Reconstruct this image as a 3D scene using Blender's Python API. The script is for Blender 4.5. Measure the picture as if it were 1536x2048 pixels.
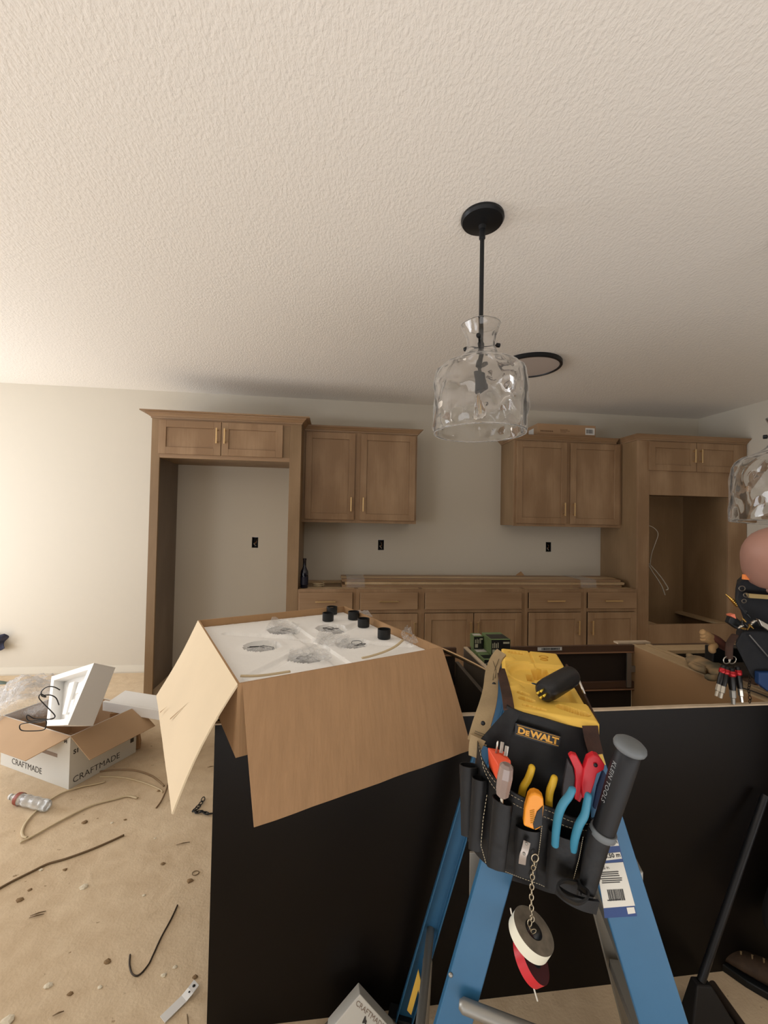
import bpy, bmesh, math, random
from mathutils import Vector, Matrix, noise
for _o in list(bpy.data.objects): bpy.data.objects.remove(_o)
SC = bpy.context.scene
COL = SC.collection
R = math.radians
# ---------------------------------------------------------------- camera
W, H = 1536, 2048
FPX = 833.08
CAM = Vector((0.0, -4.191, 1.473))
FWD = Vector((0.11564517, 0.99305697, 0.02154194)).normalized()
RGT = Vector((0.99305597, -0.11606201, 0.01922089)).normalized()
UPV = Vector((-0.02158764, -0.01916954, 0.99958316)).normalized()
cd = bpy.data.cameras.new('camera'); cam = bpy.data.objects.new('camera', cd); COL.objects.link(cam)
cd.sensor_fit = 'VERTICAL'; cd.sensor_height = 36.0; cd.lens = FPX / H * 36.0
cd.clip_start = 0.02; cd.clip_end = 100
cam.matrix_world = Matrix.Translation(CAM) @ Matrix((RGT, UPV, -FWD)).transposed().to_4x4()
SC.camera = cam
SC.view_settings.view_transform = 'Standard'; SC.view_settings.look = 'None'
SC.view_settings.gamma = 1.0; SC.view_settings.exposure = 0.2; SC.view_settings.use_curve_mapping = False
# ---------------------------------------------------------------- sky and window daylight
wd = bpy.data.worlds.new('world'); SC.world = wd; wd.use_nodes = True
wd.node_tree.nodes['Background'].inputs[0].default_value = (0.93, 0.95, 1.0, 1)
wd.node_tree.nodes['Background'].inputs[1].default_value = 0.3
def area(name, loc, target, sx, sy, power, col):
    l = bpy.data.lights.new(name, 'AREA'); l.shape = 'RECTANGLE'; l.size = sx; l.size_y = sy
    l.energy = power; l.color = col
    o = bpy.data.objects.new(name, l); COL.objects.link(o); o.location = loc
    o.rotation_euler = (Vector(target) - Vector(loc)).to_track_quat('-Z', 'Y').to_euler(); return o
area('patio_door_daylight', (-4.5, -6.2, 1.1), (-2.5, -5.4, 1.5), 2.4, 2.0, 46, (0.965, 1.0, 1.055))
area('side_window_daylight', (-4.52, -1.6, 1.2), (-2.5, -1.65, 1.4), 1.7, 1.9, 68, (0.965, 1.0, 1.055))
# added upward ceiling fill behind the camera; lamp standing for window-side floor bounce
area('ceiling_fill', (0.9, -5.7, 0.03), (0.9, -5.7, 2.0), 5.0, 2.2, 84, (0.965, 1.0, 1.055))
area('window_floor_bounce', (-3.7, -1.7, 0.03), (-3.7, -1.7, 2.0), 1.0, 1.6, 12, (0.965, 1.0, 1.055))


def ray(px, py):
    return FWD + RGT * ((px - W / 2) / FPX) - UPV * ((py - H / 2) / FPX)
def on(px, py, ax, v):
    """world point seen at a pixel on the plane where coordinate ax equals v"""
    d = ray(px, py); return CAM + d * ((v - CAM[ax]) / d[ax])
def dep(px, py, t):
    return CAM + ray(px, py) * t

# ---------------------------------------------------------------- materials
_mats = {}
def lin(c):
    c = c / 255.0
    return c / 12.92 if c <= 0.04045 else ((c + 0.055) / 1.055) ** 2.4
def rgb(r, g, b): return (lin(r), lin(g), lin(b), 1)
def mat(name, col, rough=0.5, metal=0.0, spec=0.5, var=0.0, vscale=8.0, stretch=(1, 1, 1), bump=0.0, bscale=80.0,
        bstretch=(1, 1, 1), trans=0.0, emit=0.0, sheen=0.0, alpha=1.0, detail=4.0, ior=1.45, coat=0.0, col2=None, bdist=0.01):
    if name in _mats: return _mats[name]
    m = bpy.data.materials.new(name); m.use_nodes = True; nt = m.node_tree; N = nt.nodes; L = nt.links
    b = N['Principled BSDF']; b.inputs['Base Color'].default_value = col
    b.inputs['Roughness'].default_value = rough; b.inputs['Metallic'].default_value = metal
    b.inputs['Specular IOR Level'].default_value = spec; b.inputs['IOR'].default_value = ior
    b.inputs['Transmission Weight'].default_value = trans; b.inputs['Alpha'].default_value = alpha
    b.inputs['Coat Weight'].default_value = coat
    if emit: b.inputs['Emission Color'].default_value = col; b.inputs['Emission Strength'].default_value = emit
    tc = N.new('ShaderNodeTexCoord')
    if var or col2:
        mp = N.new('ShaderNodeMapping'); mp.inputs['Scale'].default_value = stretch
        nz = N.new('ShaderNodeTexNoise'); nz.inputs['Scale'].default_value = vscale; nz.inputs['Detail'].default_value = detail
        L.new(tc.outputs['Object'], mp.inputs[0]); L.new(mp.outputs[0], nz.inputs['Vector'])
        cr = N.new('ShaderNodeValToRGB')
        e = cr.color_ramp.elements
        if col2: e[0].color = col; e[1].color = col2; e[0].position = 0.35; e[1].position = 0.65
        else:
            e[0].color = tuple(max(0, c * (1 - var)) for c in col[:3]) + (1,)
            e[1].color = tuple(min(1, c * (1 + var)) for c in col[:3]) + (1,)
            e[0].position = 0.3; e[1].position = 0.7
        L.new(nz.outputs['Fac'], cr.inputs[0]); L.new(cr.outputs[0], b.inputs['Base Color'])
    if bump:
        mp2 = N.new('ShaderNodeMapping'); mp2.inputs['Scale'].default_value = bstretch
        n2 = N.new('ShaderNodeTexNoise'); n2.inputs['Scale'].default_value = bscale; n2.inputs['Detail'].default_value = 3
        bp = N.new('ShaderNodeBump'); bp.inputs['Strength'].default_value = bump; bp.inputs['Distance'].default_value = bdist
        L.new(tc.outputs['Object'], mp2.inputs[0]); L.new(mp2.outputs[0], n2.inputs['Vector'])
        L.new(n2.outputs['Fac'], bp.inputs['Height']); L.new(bp.outputs[0], b.inputs['Normal'])
    _mats[name] = m; return m

# ---------------------------------------------------------------- mesh helpers
def wl(p):
    v = Vector((0, 0, 0))
    while p is not None: v += p.location; p = p.parent
    return v
class Fr:
    """a local frame: origin, x, y and z axes"""
    def __init__(s, o, x=(1, 0, 0), y=(0, 1, 0), z=(0, 0, 1)):
        s.o = Vector(o); s.x = Vector(x).normalized(); s.y = Vector(y).normalized(); s.z = Vector(z).normalized()
    def __call__(s, a, b=None, c=None):
        if b is None: a, b, c = a
        return s.o + s.x * a + s.y * b + s.z * c
def rotfr(o, deg):
    a = R(deg); return Fr(o, (math.cos(a), math.sin(a), 0), (-math.sin(a), math.cos(a), 0))
class MB:
    def __init__(s, fr=None):
        s.v = []; s.f = []; s.mi = []; s.fr = fr; s.cur = 0
    def p(s, q):
        q = Vector(q); s.v.append(s.fr(q) if s.fr else q); return len(s.v) - 1
    def face(s, pts): s.f.append([s.p(q) for q in pts]); s.mi.append(s.cur); return s
    def addf(s, idx): s.f.append(list(idx)); s.mi.append(s.cur)
    def box(s, lo, hi):
        x0, y0, z0 = lo; x1, y1, z1 = hi
        i = [s.p(q) for q in ((x0,y0,z0),(x1,y0,z0),(x1,y1,z0),(x0,y1,z0),(x0,y0,z1),(x1,y0,z1),(x1,y1,z1),(x0,y1,z1))]
        for f in ((0,3,2,1),(4,5,6,7),(0,1,5,4),(1,2,6,5),(2,3,7,6),(3,0,4,7)): s.addf([i[k] for k in f])
        return s
    def hexa(s, b4, t4):
        i = [s.p(q) for q in list(b4) + list(t4)]
        for f in ((0,3,2,1),(4,5,6,7),(0,1,5,4),(1,2,6,5),(2,3,7,6),(3,0,4,7)): s.addf([i[k] for k in f])
        return s
    def prism(s, poly, off):
        """polygon of 3d points extruded by the vector off"""
        off = Vector(off); n = len(poly)
        a = [s.p(q) for q in poly]; b = [s.p(Vector(q) + off) for q in poly]
        s.addf(a[::-1]); s.addf(b)
        for k in range(n): s.addf((a[k], a[(k + 1) % n], b[(k + 1) % n], b[k]))
        return s
    def ring(s, c, ax, r, n, ry=None, up=None, ph=0):
        ax = Vector(ax).normalized(); up = Vector(up) if up is not None else (Vector((0, 0, 1)) if abs(ax.z) < 0.9 else Vector((1, 0, 0)))
        u = up.cross(ax).normalized(); w = ax.cross(u).normalized(); ry = r if ry is None else ry
        return [s.p(Vector(c) + u * (r * math.cos(ph + 2 * math.pi * k / n)) + w * (ry * math.sin(ph + 2 * math.pi * k / n))) for k in range(n)]
    def bridge(s, a, b):
        n = len(a)
        for k in range(n): s.addf((a[k], a[(k + 1) % n], b[(k + 1) % n], b[k]))
    def tube(s, pts, r, n=8, caps=True, flat=None, closed=False):
        pts = [Vector(q) for q in pts]; rs = r if isinstance(r, (list, tuple)) else [r] * len(pts)
        prev = None; rings = []; up = None
        for i, q in enumerate(pts):
            if closed: t = pts[(i + 1) % len(pts)] - pts[i - 1]
            else: t = pts[min(i + 1, len(pts) - 1)] - pts[max(i - 1, 0)]
            t.normalize()
            if up is None: up = Vector((0, 0, 1)) if abs(t.z) < 0.9 else Vector((1, 0, 0))
            up = (up - t * up.dot(t)).normalized() if (up - t * up.dot(t)).length > 1e-4 else t.orthogonal().normalized()
            rings.append(s.ring(q, t, rs[i], n, ry=(rs[i] * flat if flat else None), up=up))
        for a, b in zip(rings, rings[1:]): s.bridge(a, b)
        if closed: s.bridge(rings[-1], rings[0])
        elif caps: s.addf(rings[0][::-1]); s.addf(rings[-1])
        return s
    def lathe(s, prof, o, ax=(0, 0, 1), n=24, cap0=True, cap1=True, closed=False):
        """prof: list of (radius, height along ax)"""
        o = Vector(o); ax = Vector(ax).normalized(); rings = [s.ring(o + ax * h, ax, max(r, 1e-5), n) for r, h in prof]
        for a, b in zip(rings, rings[1:]): s.bridge(a, b)
        if closed: s.bridge(rings[-1], rings[0])
        else:
            if cap0: s.addf(rings[0][::-1])
            if cap1: s.addf(rings[-1])
        return s
    def grid(s, fn, nu, nv, thick=None):
        """surface fn(u,v) -> point; thick gives a closed slab with the second face fn2 = fn moved by thick(u,v)"""
        idx = [[s.p(fn(i / nu, j / nv)) for j in range(nv + 1)] for i in range(nu + 1)]
        for i in range(nu):
            for j in range(nv): s.addf((idx[i][j], idx[i + 1][j], idx[i + 1][j + 1], idx[i][j + 1]))
        if thick:
            id2 = [[s.p(thick(i / nu, j / nv)) for j in range(nv + 1)] for i in range(nu + 1)]
            for i in range(nu):
                for j in range(nv): s.addf((id2[i][j], id2[i][j + 1], id2[i + 1][j + 1], id2[i + 1][j]))
            for i in range(nu):
                s.addf((idx[i][0], id2[i][0], id2[i + 1][0], idx[i + 1][0])); s.addf((idx[i][nv], idx[i + 1][nv], id2[i + 1][nv], id2[i][nv]))
            for j in range(nv):
                s.addf((idx[0][j], idx[0][j + 1], id2[0][j + 1], id2[0][j])); s.addf((idx[nu][j], id2[nu][j], id2[nu][j + 1], idx[nu][j + 1]))
        return s
    def build(s, name, m, parent=None, smooth=False, bevel=0.0, subsurf=0, loc=None, auto=None, segs=2):
        me = bpy.data.meshes.new(name)
        base = wl(parent) if parent is not None else Vector((0, 0, 0))
        if loc is not None: base = base + (Vector(loc) - base)
        vs = [q - base for q in s.v]
        me.from_pydata([tuple(q) for q in vs], [], s.f)
        ms = m if isinstance(m, (list, tuple)) else [m]
        for x in ms: me.materials.append(x)
        if len(ms) > 1:
            me.polygons.foreach_set('material_index', s.mi)
        bm = bmesh.new(); bm.from_mesh(me); bmesh.ops.remove_doubles(bm, verts=bm.verts, dist=1e-6) if smooth else None
        bmesh.ops.recalc_face_normals(bm, faces=bm.faces); bm.to_mesh(me); bm.free()
        o = bpy.data.objects.new(name, me); COL.objects.link(o)
        o.location = base if parent is None else base - wl(parent)
        if parent is not None: o.parent = parent
        if smooth:
            me.polygons.foreach_set('use_smooth', [True] * len(me.polygons))
            if auto: me.set_sharp_from_angle(angle=R(auto))
        if bevel:
            b = o.modifiers.new('bevel', 'BEVEL'); b.width = bevel; b.segments = segs; b.limit_method = 'ANGLE'; b.angle_limit = R(40)
        if subsurf:
            b = o.modifiers.new('subsurf', 'SUBSURF'); b.levels = subsurf; b.render_levels = subsurf
        return o
def thing(name, label, cat, loc=(0, 0, 0), group=None):
    o = bpy.data.objects.new(name, None); COL.objects.link(o); o.location = loc; o.empty_display_size = 0.05
    o['label'] = label; o['category'] = cat
    if group: o['group'] = group
    return o
def tag(o, label, cat, group=None):
    o['label'] = label; o['category'] = cat
    if group: o['group'] = group
    return o
def struct(o): o['kind'] = 'structure'; return o
def copy_tree(o, parent=None):
    c = o.copy(); COL.objects.link(c); c.parent = parent
    for ch in list(o.children): copy_tree(ch, c)
    return c
def text(body, m, size, parent, o, x, y, ext=0.0005, name='lettering', align='CENTER', sx=1.0, bold=0.0, spacing=1.0, label=None):
    """flat print: built-in font, text in the plane o,x,y, turned into a mesh"""
    cu = bpy.data.curves.new(name, 'FONT'); cu.body = body; cu.size = size; cu.extrude = ext; cu.align_x = align; cu.align_y = 'CENTER'
    cu.offset = bold; cu.space_character = spacing; cu.resolution_u = 3
    ob = bpy.data.objects.new(name, cu); COL.objects.link(ob)
    dg = bpy.context.evaluated_depsgraph_get(); me = bpy.data.meshes.new_from_object(ob.evaluated_get(dg))
    bpy.data.objects.remove(ob); bpy.data.curves.remove(cu)
    x = Vector(x).normalized(); y = Vector(y).normalized(); z = x.cross(y).normalized(); o = Vector(o); base = wl(parent) if parent else Vector((0, 0, 0))
    for v in me.vertices: v.co = o + x * (v.co.x * sx) + y * v.co.y + z * v.co.z - base
    me.materials.clear(); me.materials.append(m)
    r = bpy.data.objects.new(name, me); COL.objects.link(r)
    if parent: r.parent = parent
    return r
def smooth_path(pts, k=6):
    """Catmull-Rom through the points"""
    P = [Vector(q) for q in pts]; out = []
    for i in range(len(P) - 1):
        a = P[max(i - 1, 0)]; b = P[i]; c = P[i + 1]; d = P[min(i + 2, len(P) - 1)]
        for j in range(k):
            t = j / k
            out.append(0.5 * ((2 * b) + (c - a) * t + (2 * a - 5 * b + 4 * c - d) * t * t + (3 * b - a - 3 * c + d) * t ** 3))
    out.append(P[-1]); return out
# ================================================================ palette
def make_ceiling_mat():
    m = bpy.data.materials.new('knockdown ceiling paint'); m.use_nodes = True; N = m.node_tree.nodes; L = m.node_tree.links
    b = N['Principled BSDF']; b.inputs['Base Color'].default_value = rgb(240, 234, 225); b.inputs['Roughness'].default_value = 0.75
    tc = N.new('ShaderNodeTexCoord'); mp = N.new('ShaderNodeMapping'); mp.inputs['Scale'].default_value = (1.0, 0.6, 1.0)
    L.new(tc.outputs['Object'], mp.inputs[0])
    n1 = N.new('ShaderNodeTexNoise'); n1.inputs['Scale'].default_value = 95; n1.inputs['Detail'].default_value = 3; n1.inputs['Roughness'].default_value = 0.55
    n1.inputs['Distortion'].default_value = 0.25
    L.new(mp.outputs[0], n1.inputs['Vector'])
    cr = N.new('ShaderNodeValToRGB'); cr.color_ramp.elements[0].position = 0.34; cr.color_ramp.elements[1].position = 0.70
    L.new(n1.outputs['Fac'], cr.inputs[0])
    bp = N.new('ShaderNodeBump'); bp.inputs['Strength'].default_value = 0.5; bp.inputs['Distance'].default_value = 0.0024
    L.new(cr.outputs[0], bp.inputs['Height']); L.new(bp.outputs[0], b.inputs['Normal']); return m
def wood_mat(name, c1, c2, grain=0.10, horiz=False):
    m = bpy.data.materials.new(name); m.use_nodes = True; N = m.node_tree.nodes; L = m.node_tree.links
    b = N['Principled BSDF']; b.inputs['Roughness'].default_value = 0.42; b.inputs['Specular IOR Level'].default_value = 0.4
    tc = N.new('ShaderNodeTexCoord')
    mp = N.new('ShaderNodeMapping'); mp.inputs['Scale'].default_value = (0.5, 3, 3) if horiz else (3, 3, 1.2)
    mg = N.new('ShaderNodeMapping'); mg.inputs['Scale'].default_value = (3, 90, 90) if horiz else (90, 90, 3)
    n1 = N.new('ShaderNodeTexNoise'); n1.inputs['Scale'].default_value = 1.6; n1.inputs['Detail'].default_value = 5
    n2 = N.new('ShaderNodeTexNoise'); n2.inputs['Scale'].default_value = 1.0; n2.inputs['Detail'].default_value = 3
    for a, c in ((mp, n1), (mg, n2)): L.new(tc.outputs['Object'], a.inputs[0]); L.new(a.outputs[0], c.inputs['Vector'])
    ad = N.new('ShaderNodeMath'); ad.operation = 'MULTIPLY_ADD'; ad.inputs[1].default_value = grain * 4
    L.new(n2.outputs['Fac'], ad.inputs[0]); L.new(n1.outputs['Fac'], ad.inputs[2])
    cr = N.new('ShaderNodeValToRGB'); e = cr.color_ramp.elements
    e[0].position = 0.5; e[1].position = 0.88; e[0].color = c1; e[1].color = c2
    L.new(ad.outputs[0], cr.inputs[0]); L.new(cr.outputs[0], b.inputs['Base Color'])
    _mats[name] = m; return m
def floor_mat():
    m = bpy.data.materials.new('dusty concrete slab'); m.use_nodes = True; N = m.node_tree.nodes; L = m.node_tree.links
    b = N['Principled BSDF']; b.inputs['Roughness'].default_value = 0.9
    tc = N.new('ShaderNodeTexCoord')
    def nz(sc, det, dist=0.0):
        n = N.new('ShaderNodeTexNoise'); n.inputs['Scale'].default_value = sc; n.inputs['Detail'].default_value = det; n.inputs['Distortion'].default_value = dist
        L.new(tc.outputs['Object'], n.inputs['Vector']); return n
    a = nz(1.4, 6, 0.8); c = nz(14, 8, 0.4); g = nz(120, 4); s = nz(32, 3)
    cr = N.new('ShaderNodeValToRGB'); e = cr.color_ramp.elements
    e[0].position = 0.33; e[0].color = rgb(203, 178, 145); e[1].position = 0.68; e[1].color = rgb(225, 203, 171)
    mx = N.new('ShaderNodeMath'); mx.operation = 'MULTIPLY_ADD'; mx.inputs[1].default_value = 0.55
    L.new(c.outputs['Fac'], mx.inputs[0])
    m2 = N.new('ShaderNodeMath'); m2.operation = 'MULTIPLY'; m2.inputs[1].default_value = 0.45; L.new(a.outputs['Fac'], m2.inputs[0]); L.new(m2.outputs[0], mx.inputs[2])
    L.new(mx.outputs[0], cr.inputs[0])
    # scattered dark specks and pale smears of compound
    sp = N.new('ShaderNodeValToRGB'); sp.color_ramp.elements[0].position = 0.70; sp.color_ramp.elements[1].position = 0.76
    L.new(s.outputs['Fac'], sp.inputs[0])
    m3 = N.new('ShaderNodeMixRGB'); m3.inputs[2].default_value = rgb(150, 124, 92); L.new(sp.outputs[0], m3.inputs[0]); L.new(cr.outputs[0], m3.inputs[1])
    l = nz(4.2, 7, 1.2); lp = N.new('ShaderNodeValToRGB'); lp.color_ramp.elements[0].position = 0.6; lp.color_ramp.elements[1].position = 0.75; lp.color_ramp.elements[1].color = (0.5, 0.5, 0.5, 1)
    L.new(l.outputs['Fac'], lp.inputs[0])
    m4 = N.new('ShaderNodeMixRGB'); m4.inputs[2].default_value = rgb(214, 197, 168); L.new(lp.outputs[0], m4.inputs[0]); L.new(m3.outputs[0], m4.inputs[1])
    L.new(m4.outputs[0], b.inputs['Base Color'])
    bp = N.new('ShaderNodeBump'); bp.inputs['Strength'].default_value = 0.6; bp.inputs['Distance'].default_value = 0.006
    h = N.new('ShaderNodeMath'); h.operation = 'ADD'; L.new(c.outputs['Fac'], h.inputs[0])
    h2 = N.new('ShaderNodeMath'); h2.operation = 'MULTIPLY'; h2.inputs[1].default_value = 0.35; L.new(g.outputs['Fac'], h2.inputs[0]); L.new(h2.outputs[0], h.inputs[1])
    L.new(h.outputs[0], bp.inputs['Height']); L.new(bp.outputs[0], b.inputs['Normal']); return m

M_CEIL = make_ceiling_mat()
M_WALL = mat('wall paint', rgb(211, 203, 188), 0.8, bump=0.12, bscale=70, bdist=0.003)
M_FLOOR = floor_mat()
M_WOOD = wood_mat('stained maple', rgb(142, 112, 82), rgb(174, 144, 112), 0.05)
M_WOODH = wood_mat('stained maple across', rgb(142, 112, 82), rgb(170, 140, 109), 0.05, horiz=True)
M_SIDE = wood_mat('maple side veneer', rgb(134, 108, 78), rgb(156, 128, 96), 0.05)
M_SIDE_SHADED = wood_mat('shaded side veneer', rgb(118, 104, 92), rgb(136, 122, 108), 0.04)  # side veneer with shade mixed into its grey tone, for the fridge panel
M_PLY = wood_mat('birch ply', rgb(186, 158, 120), rgb(206, 180, 142), 0.08)
M_BRASS = mat('champagne brass', rgb(214, 184, 136), 0.34, 0.85)
M_BLACK = mat('black metal', rgb(26, 28, 30), 0.45, 0.2)
M_DARKWOOD = mat('espresso panel', rgb(17, 13, 11), 0.38, var=0.15, vscale=3, spec=0.22)
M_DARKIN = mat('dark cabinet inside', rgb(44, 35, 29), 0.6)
M_WHITE = mat('white', rgb(226, 224, 220), 0.6)
M_STY = mat('polystyrene foam', rgb(250, 248, 244), 0.75, bump=0.25, bscale=260, bdist=0.002)
M_CARD = mat('corrugated card', rgb(172, 136, 98), 0.82, var=0.05, vscale=2.0, bump=0.35, bscale=1.0, bstretch=(160, 160, 1.2), bdist=0.003)
M_GLASS = None

HC = 2.677; XR = 4.0; XL = -4.6; YB = -9.4
# ================================================================ room shell
T = 0.12
struct(MB().box((XL - T, YB - T, -0.1), (8.0 + T, T, 0.0)).build('floor', M_FLOOR))
struct(MB().box((XL - T, YB - T, HC), (8.0 + T, T, HC + 0.1)).build('ceiling', M_CEIL))
# back wall with three cut-outs for electrical boxes
outlets = [(-0.774, 1.239), (0.464, 1.230), (2.251, 1.231)]
wb = MB(); xs = XL - T
for ox, oz in outlets:
    wb.box((xs, 0, 0), (ox - 0.030, T, HC)); wb.box((ox - 0.030, 0, 0), (ox + 0.030, T, oz - 0.052)); wb.box((ox - 0.030, 0, oz + 0.052), (ox + 0.030, T, HC)); xs = ox + 0.030
wb.box((xs, 0, 0), (XR + T, T, HC)); struct(wb.build('wall_back', M_WALL))
struct(MB().box((XR, -3.0, 0), (XR + T, 0, HC)).build('wall_right', M_WALL))
struct(MB().box((XR + T, -3.0, 0), (8.0, -2.88, HC)).build('wall_added_side', M_WALL))  # this wall and the next: unseen space added to drain bounced kitchen light
struct(MB().box((8.0, YB, 0), (8.0 + T, -2.88, HC)).build('wall_added_far', M_WALL))
struct(MB().box((XL, YB - T, 0), (8.0, YB, HC)).build('wall_rear', M_WALL))
wlft = MB()   # left wall with the side window and the patio door
for (y0, y1, z0, z1) in ((YB, -7.4, 0, HC), (-7.4, -5.0, 2.15, HC), (-5.0, -2.5, 0, HC), (-2.5, -0.7, 0, 0.2), (-2.5, -0.7, 2.2, HC), (-0.7, 0, 0, HC)):
    wlft.box((XL - T, y0, z0), (XL, y1, z1))
struct(wlft.build('wall_left', M_WALL))
def win(name, y0, y1, z0, z1):
    f = MB(); t = 0.05
    f.box((XL - 0.09, y0, z0), (XL - 0.03, y0 + t, z1)); f.box((XL - 0.09, y1 - t, z0), (XL - 0.03, y1, z1))
    f.box((XL - 0.09, y0 + t, z0), (XL - 0.03, y1 - t, z0 + t)); f.box((XL - 0.09, y0 + t, z1 - t), (XL - 0.03, y1 - t, z1))
    f.box((XL - 0.08, (y0 + y1) / 2 - 0.03, z0 + t), (XL - 0.04, (y0 + y1) / 2 + 0.03, z1 - t))
    struct(f.build(name, M_WHITE, bevel=0.004))
win('window_1', -2.5, -0.7, 0.2, 2.2); win('door_1', -7.4, -5.0, 0.0, 2.15)
# pale unpainted strip of drywall along the floor, left of the cabinets
struct(MB().box((XL, -0.004, 0.012), (-1.53, 0.0, 0.075)).build('baseboard_back', mat('bare drywall edge', rgb(222, 216, 202), 0.9)))

M_BOXBLUE = mat('electrical box', rgb(20, 22, 26), 0.6)
M_WIRE_W = mat('white cable jacket', rgb(200, 192, 178), 0.5)
for i, (ox, oz) in enumerate(outlets):
    t = thing('outlet_box', ['open electrical box in the wall of the fridge alcove', 'open electrical box below the left pair of wall cabinets', 'open electrical box below the right pair of wall cabinets'][i],
              'electrical box', (ox, 0.002, oz), 'open electrical boxes in the back wall')
    b = MB(); w, h, d = 0.027, 0.048, 0.06
    b.box((ox - w, 0.002, oz - h), (ox - w + 0.002, d, oz + h)); b.box((ox + w - 0.002, 0.002, oz - h), (ox + w, d, oz + h))
    b.box((ox - w, 0.002, oz - h), (ox + w, d, oz - h + 0.002)); b.box((ox - w, 0.002, oz + h - 0.002), (ox + w, d, oz + h)); b.box((ox - w, d, oz - h), (ox + w, d + 0.002, oz + h))
    b.box((ox - 0.006, 0.001, oz + h - 0.008), (ox + 0.006, 0.004, oz + h)); b.box((ox - 0.006, 0.001, oz - h), (ox + 0.006, 0.004, oz - h + 0.008))
    b.build('box_shell', M_BOXBLUE, t)
    rnd = random.Random(i)
    for k, (m_, nm) in enumerate(((M_WIRE_W, 'white_wire'), (mat('black wire', rgb(18, 18, 20), 0.5), 'black_wire'), (mat('bare copper', rgb(190, 130, 80), 0.35, 0.9), 'copper_wire'))):
        pts = smooth_path([(ox + rnd.uniform(-.015, .015), 0.055, oz + 0.04), (ox + 0.012, 0.02, oz + 0.01 * k), (ox - 0.012 + 0.006 * k, 0.004, oz - 0.012), (ox + 0.01 - 0.008 * k, 0.012, oz - 0.034 + 0.01 * k)])
        MB().tube(pts, 0.0022, 6).build(nm, m_, t, smooth=True)

# ================================================================ cabinets
YF = -0.557
def shaker(mb, x0, x1, z0, z1, y, th=0.019, st=0.058, rec=0.009):
    """door or slab with a recessed centre; front face at y - th"""
    f = y - th
    mb.box((x0, f, z0), (x0 + st, y, z1)); mb.box((x1 - st, f, z0), (x1, y, z1))
    mb.box((x0 + st, f, z0), (x1 - st, y, z0 + st)); mb.box((x0 + st, f, z1 - st), (x1 - st, y, z1))
    mb.box((x0 + st, f + rec, z0 + st), (x1 - st, y, z1 - st))
def pull(parent, x, y, z, vert=True, L=0.13, m=None):
    """flat bar pull on two posts; y is the face it stands on"""
    b = MB(); h = L / 2
    if vert:
        b.box((x - 0.006, y - 0.032, z - h), (x + 0.006, y - 0.022, z + h))
        for s in (-1, 1): b.box((x - 0.004, y - 0.023, z + s * (h - 0.016) - 0.005), (x + 0.004, y, z + s * (h - 0.016) + 0.005))
    else:
        b.box((x - h, y - 0.032, z - 0.006), (x + h, y - 0.022, z + 0.006))
        for s in (-1, 1): b.box((x + s * (h - 0.016) - 0.005, y - 0.023, z - 0.004), (x + s * (h - 0.016) + 0.005, y, z + 0.004))
    return b.build('handle', m or M_BRASS, parent, bevel=0.0015)
def door(parent, x0, x1, z0, z1, y, hx=None, hz=None, label=None):
    b = MB(); shaker(b, x0, x1, z0, z1, y); d = b.build('door', M_WOOD, parent, bevel=0.0018)
    if hx is not None: pull(d, hx, y - 0.019, hz)
    return d
def crown(parent, pts, z0, h=0.055, pr=0.055, name='crown_moulding'):
    """stepped crown swept along a horizontal path; pts are plan points of the cabinet edge, outside to the left of travel"""
    prof = [(0.0, 0.0), (0.006, 0.0), (0.008, 0.012), (0.014, 0.014), (0.022, 0.024), (0.036, 0.036), (0.040, 0.038), (0.042, 0.044), (pr, 0.046), (pr, h), (0.0, h)]
    P = [Vector((x, y, 0)) for x, y in pts]; n = len(P); rows = []
    for i in range(n):
        d1 = (P[i] - P[i - 1]).normalized() if i > 0 else None; d2 = (P[i + 1] - P[i]).normalized() if i < n - 1 else None
        nn = []
        for d in (d1, d2):
            if d is not None: nn.append(Vector((d.y, -d.x, 0)))
        if len(nn) == 2: m_ = (nn[0] + nn[1]); m_ = m_ / max(0.2, m_.length ** 2 / 2)
        else: m_ = nn[0]
        rows.append([P[i] + m_ * a + Vector((0, 0, z0 + b)) for a, b in prof])
    b = MB(); ids = [[b.p(q) for q in r] for r in rows]
    for a, c in zip(ids, ids[1:]): b.bridge(a, c)
    b.addf(ids[0][::-1]); b.addf(ids[-1])
    return b.build(name, M_WOODH, parent)

ZT = 2.29
# --- fridge alcove: two tall panels carrying a two-door cabinet
t = thing('refrigerator_enclosure', 'tall open fridge surround in brown wood with two small doors above', 'cabinet', (-0.915, -0.28, 0))
b = MB(); b.box((-1.526, YF + 0.02, 0), (-1.508, 0, ZT)); b.cur = 1; b.box((-1.526, YF, 0), (-1.458, YF + 0.02, ZT)); b.build('side_panel', [M_SIDE_SHADED, M_SIDE], t, bevel=0.0015)
b = MB(); b.box((-0.323, YF + 0.02, 0), (-0.305, 0, ZT)); b.box((-0.402, YF, 0), (-0.305, YF + 0.02, ZT)); b.box((-0.48, YF, 1.998), (-0.402, YF + 0.02, 2.272)); b.build('side_panel', M_SIDE, t, bevel=0.0015)
b = MB(); b.box((-1.508, YF + 0.02, 1.975), (-0.323, -0.001, 1.99)); b.box((-1.508, -0.02, 1.99), (-0.323, -0.001, ZT)); b.box((-1.508, YF + 0.02, ZT - 0.015), (-0.323, -0.02, ZT)); b.build('cabinet_box', M_SIDE, t)
b = MB(); b.box((-1.458, YF, 1.963), (-0.402, YF + 0.02, 1.998)); b.box((-1.458, YF, 2.272), (-0.402, YF + 0.02, ZT)); b.build('face_rail', M_WOODH, t, bevel=0.0015)
door(t, -1.463, -0.968, 1.995, 2.275, YF, -0.997, 2.155); door(t, -0.963, -0.460, 1.995, 2.275, YF, -0.933, 2.155)
crown(t, [(-1.526, 0.0), (-1.526, YF), (-0.305, YF), (-0.305, -0.20)], ZT, 0.055, 0.07)
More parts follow.
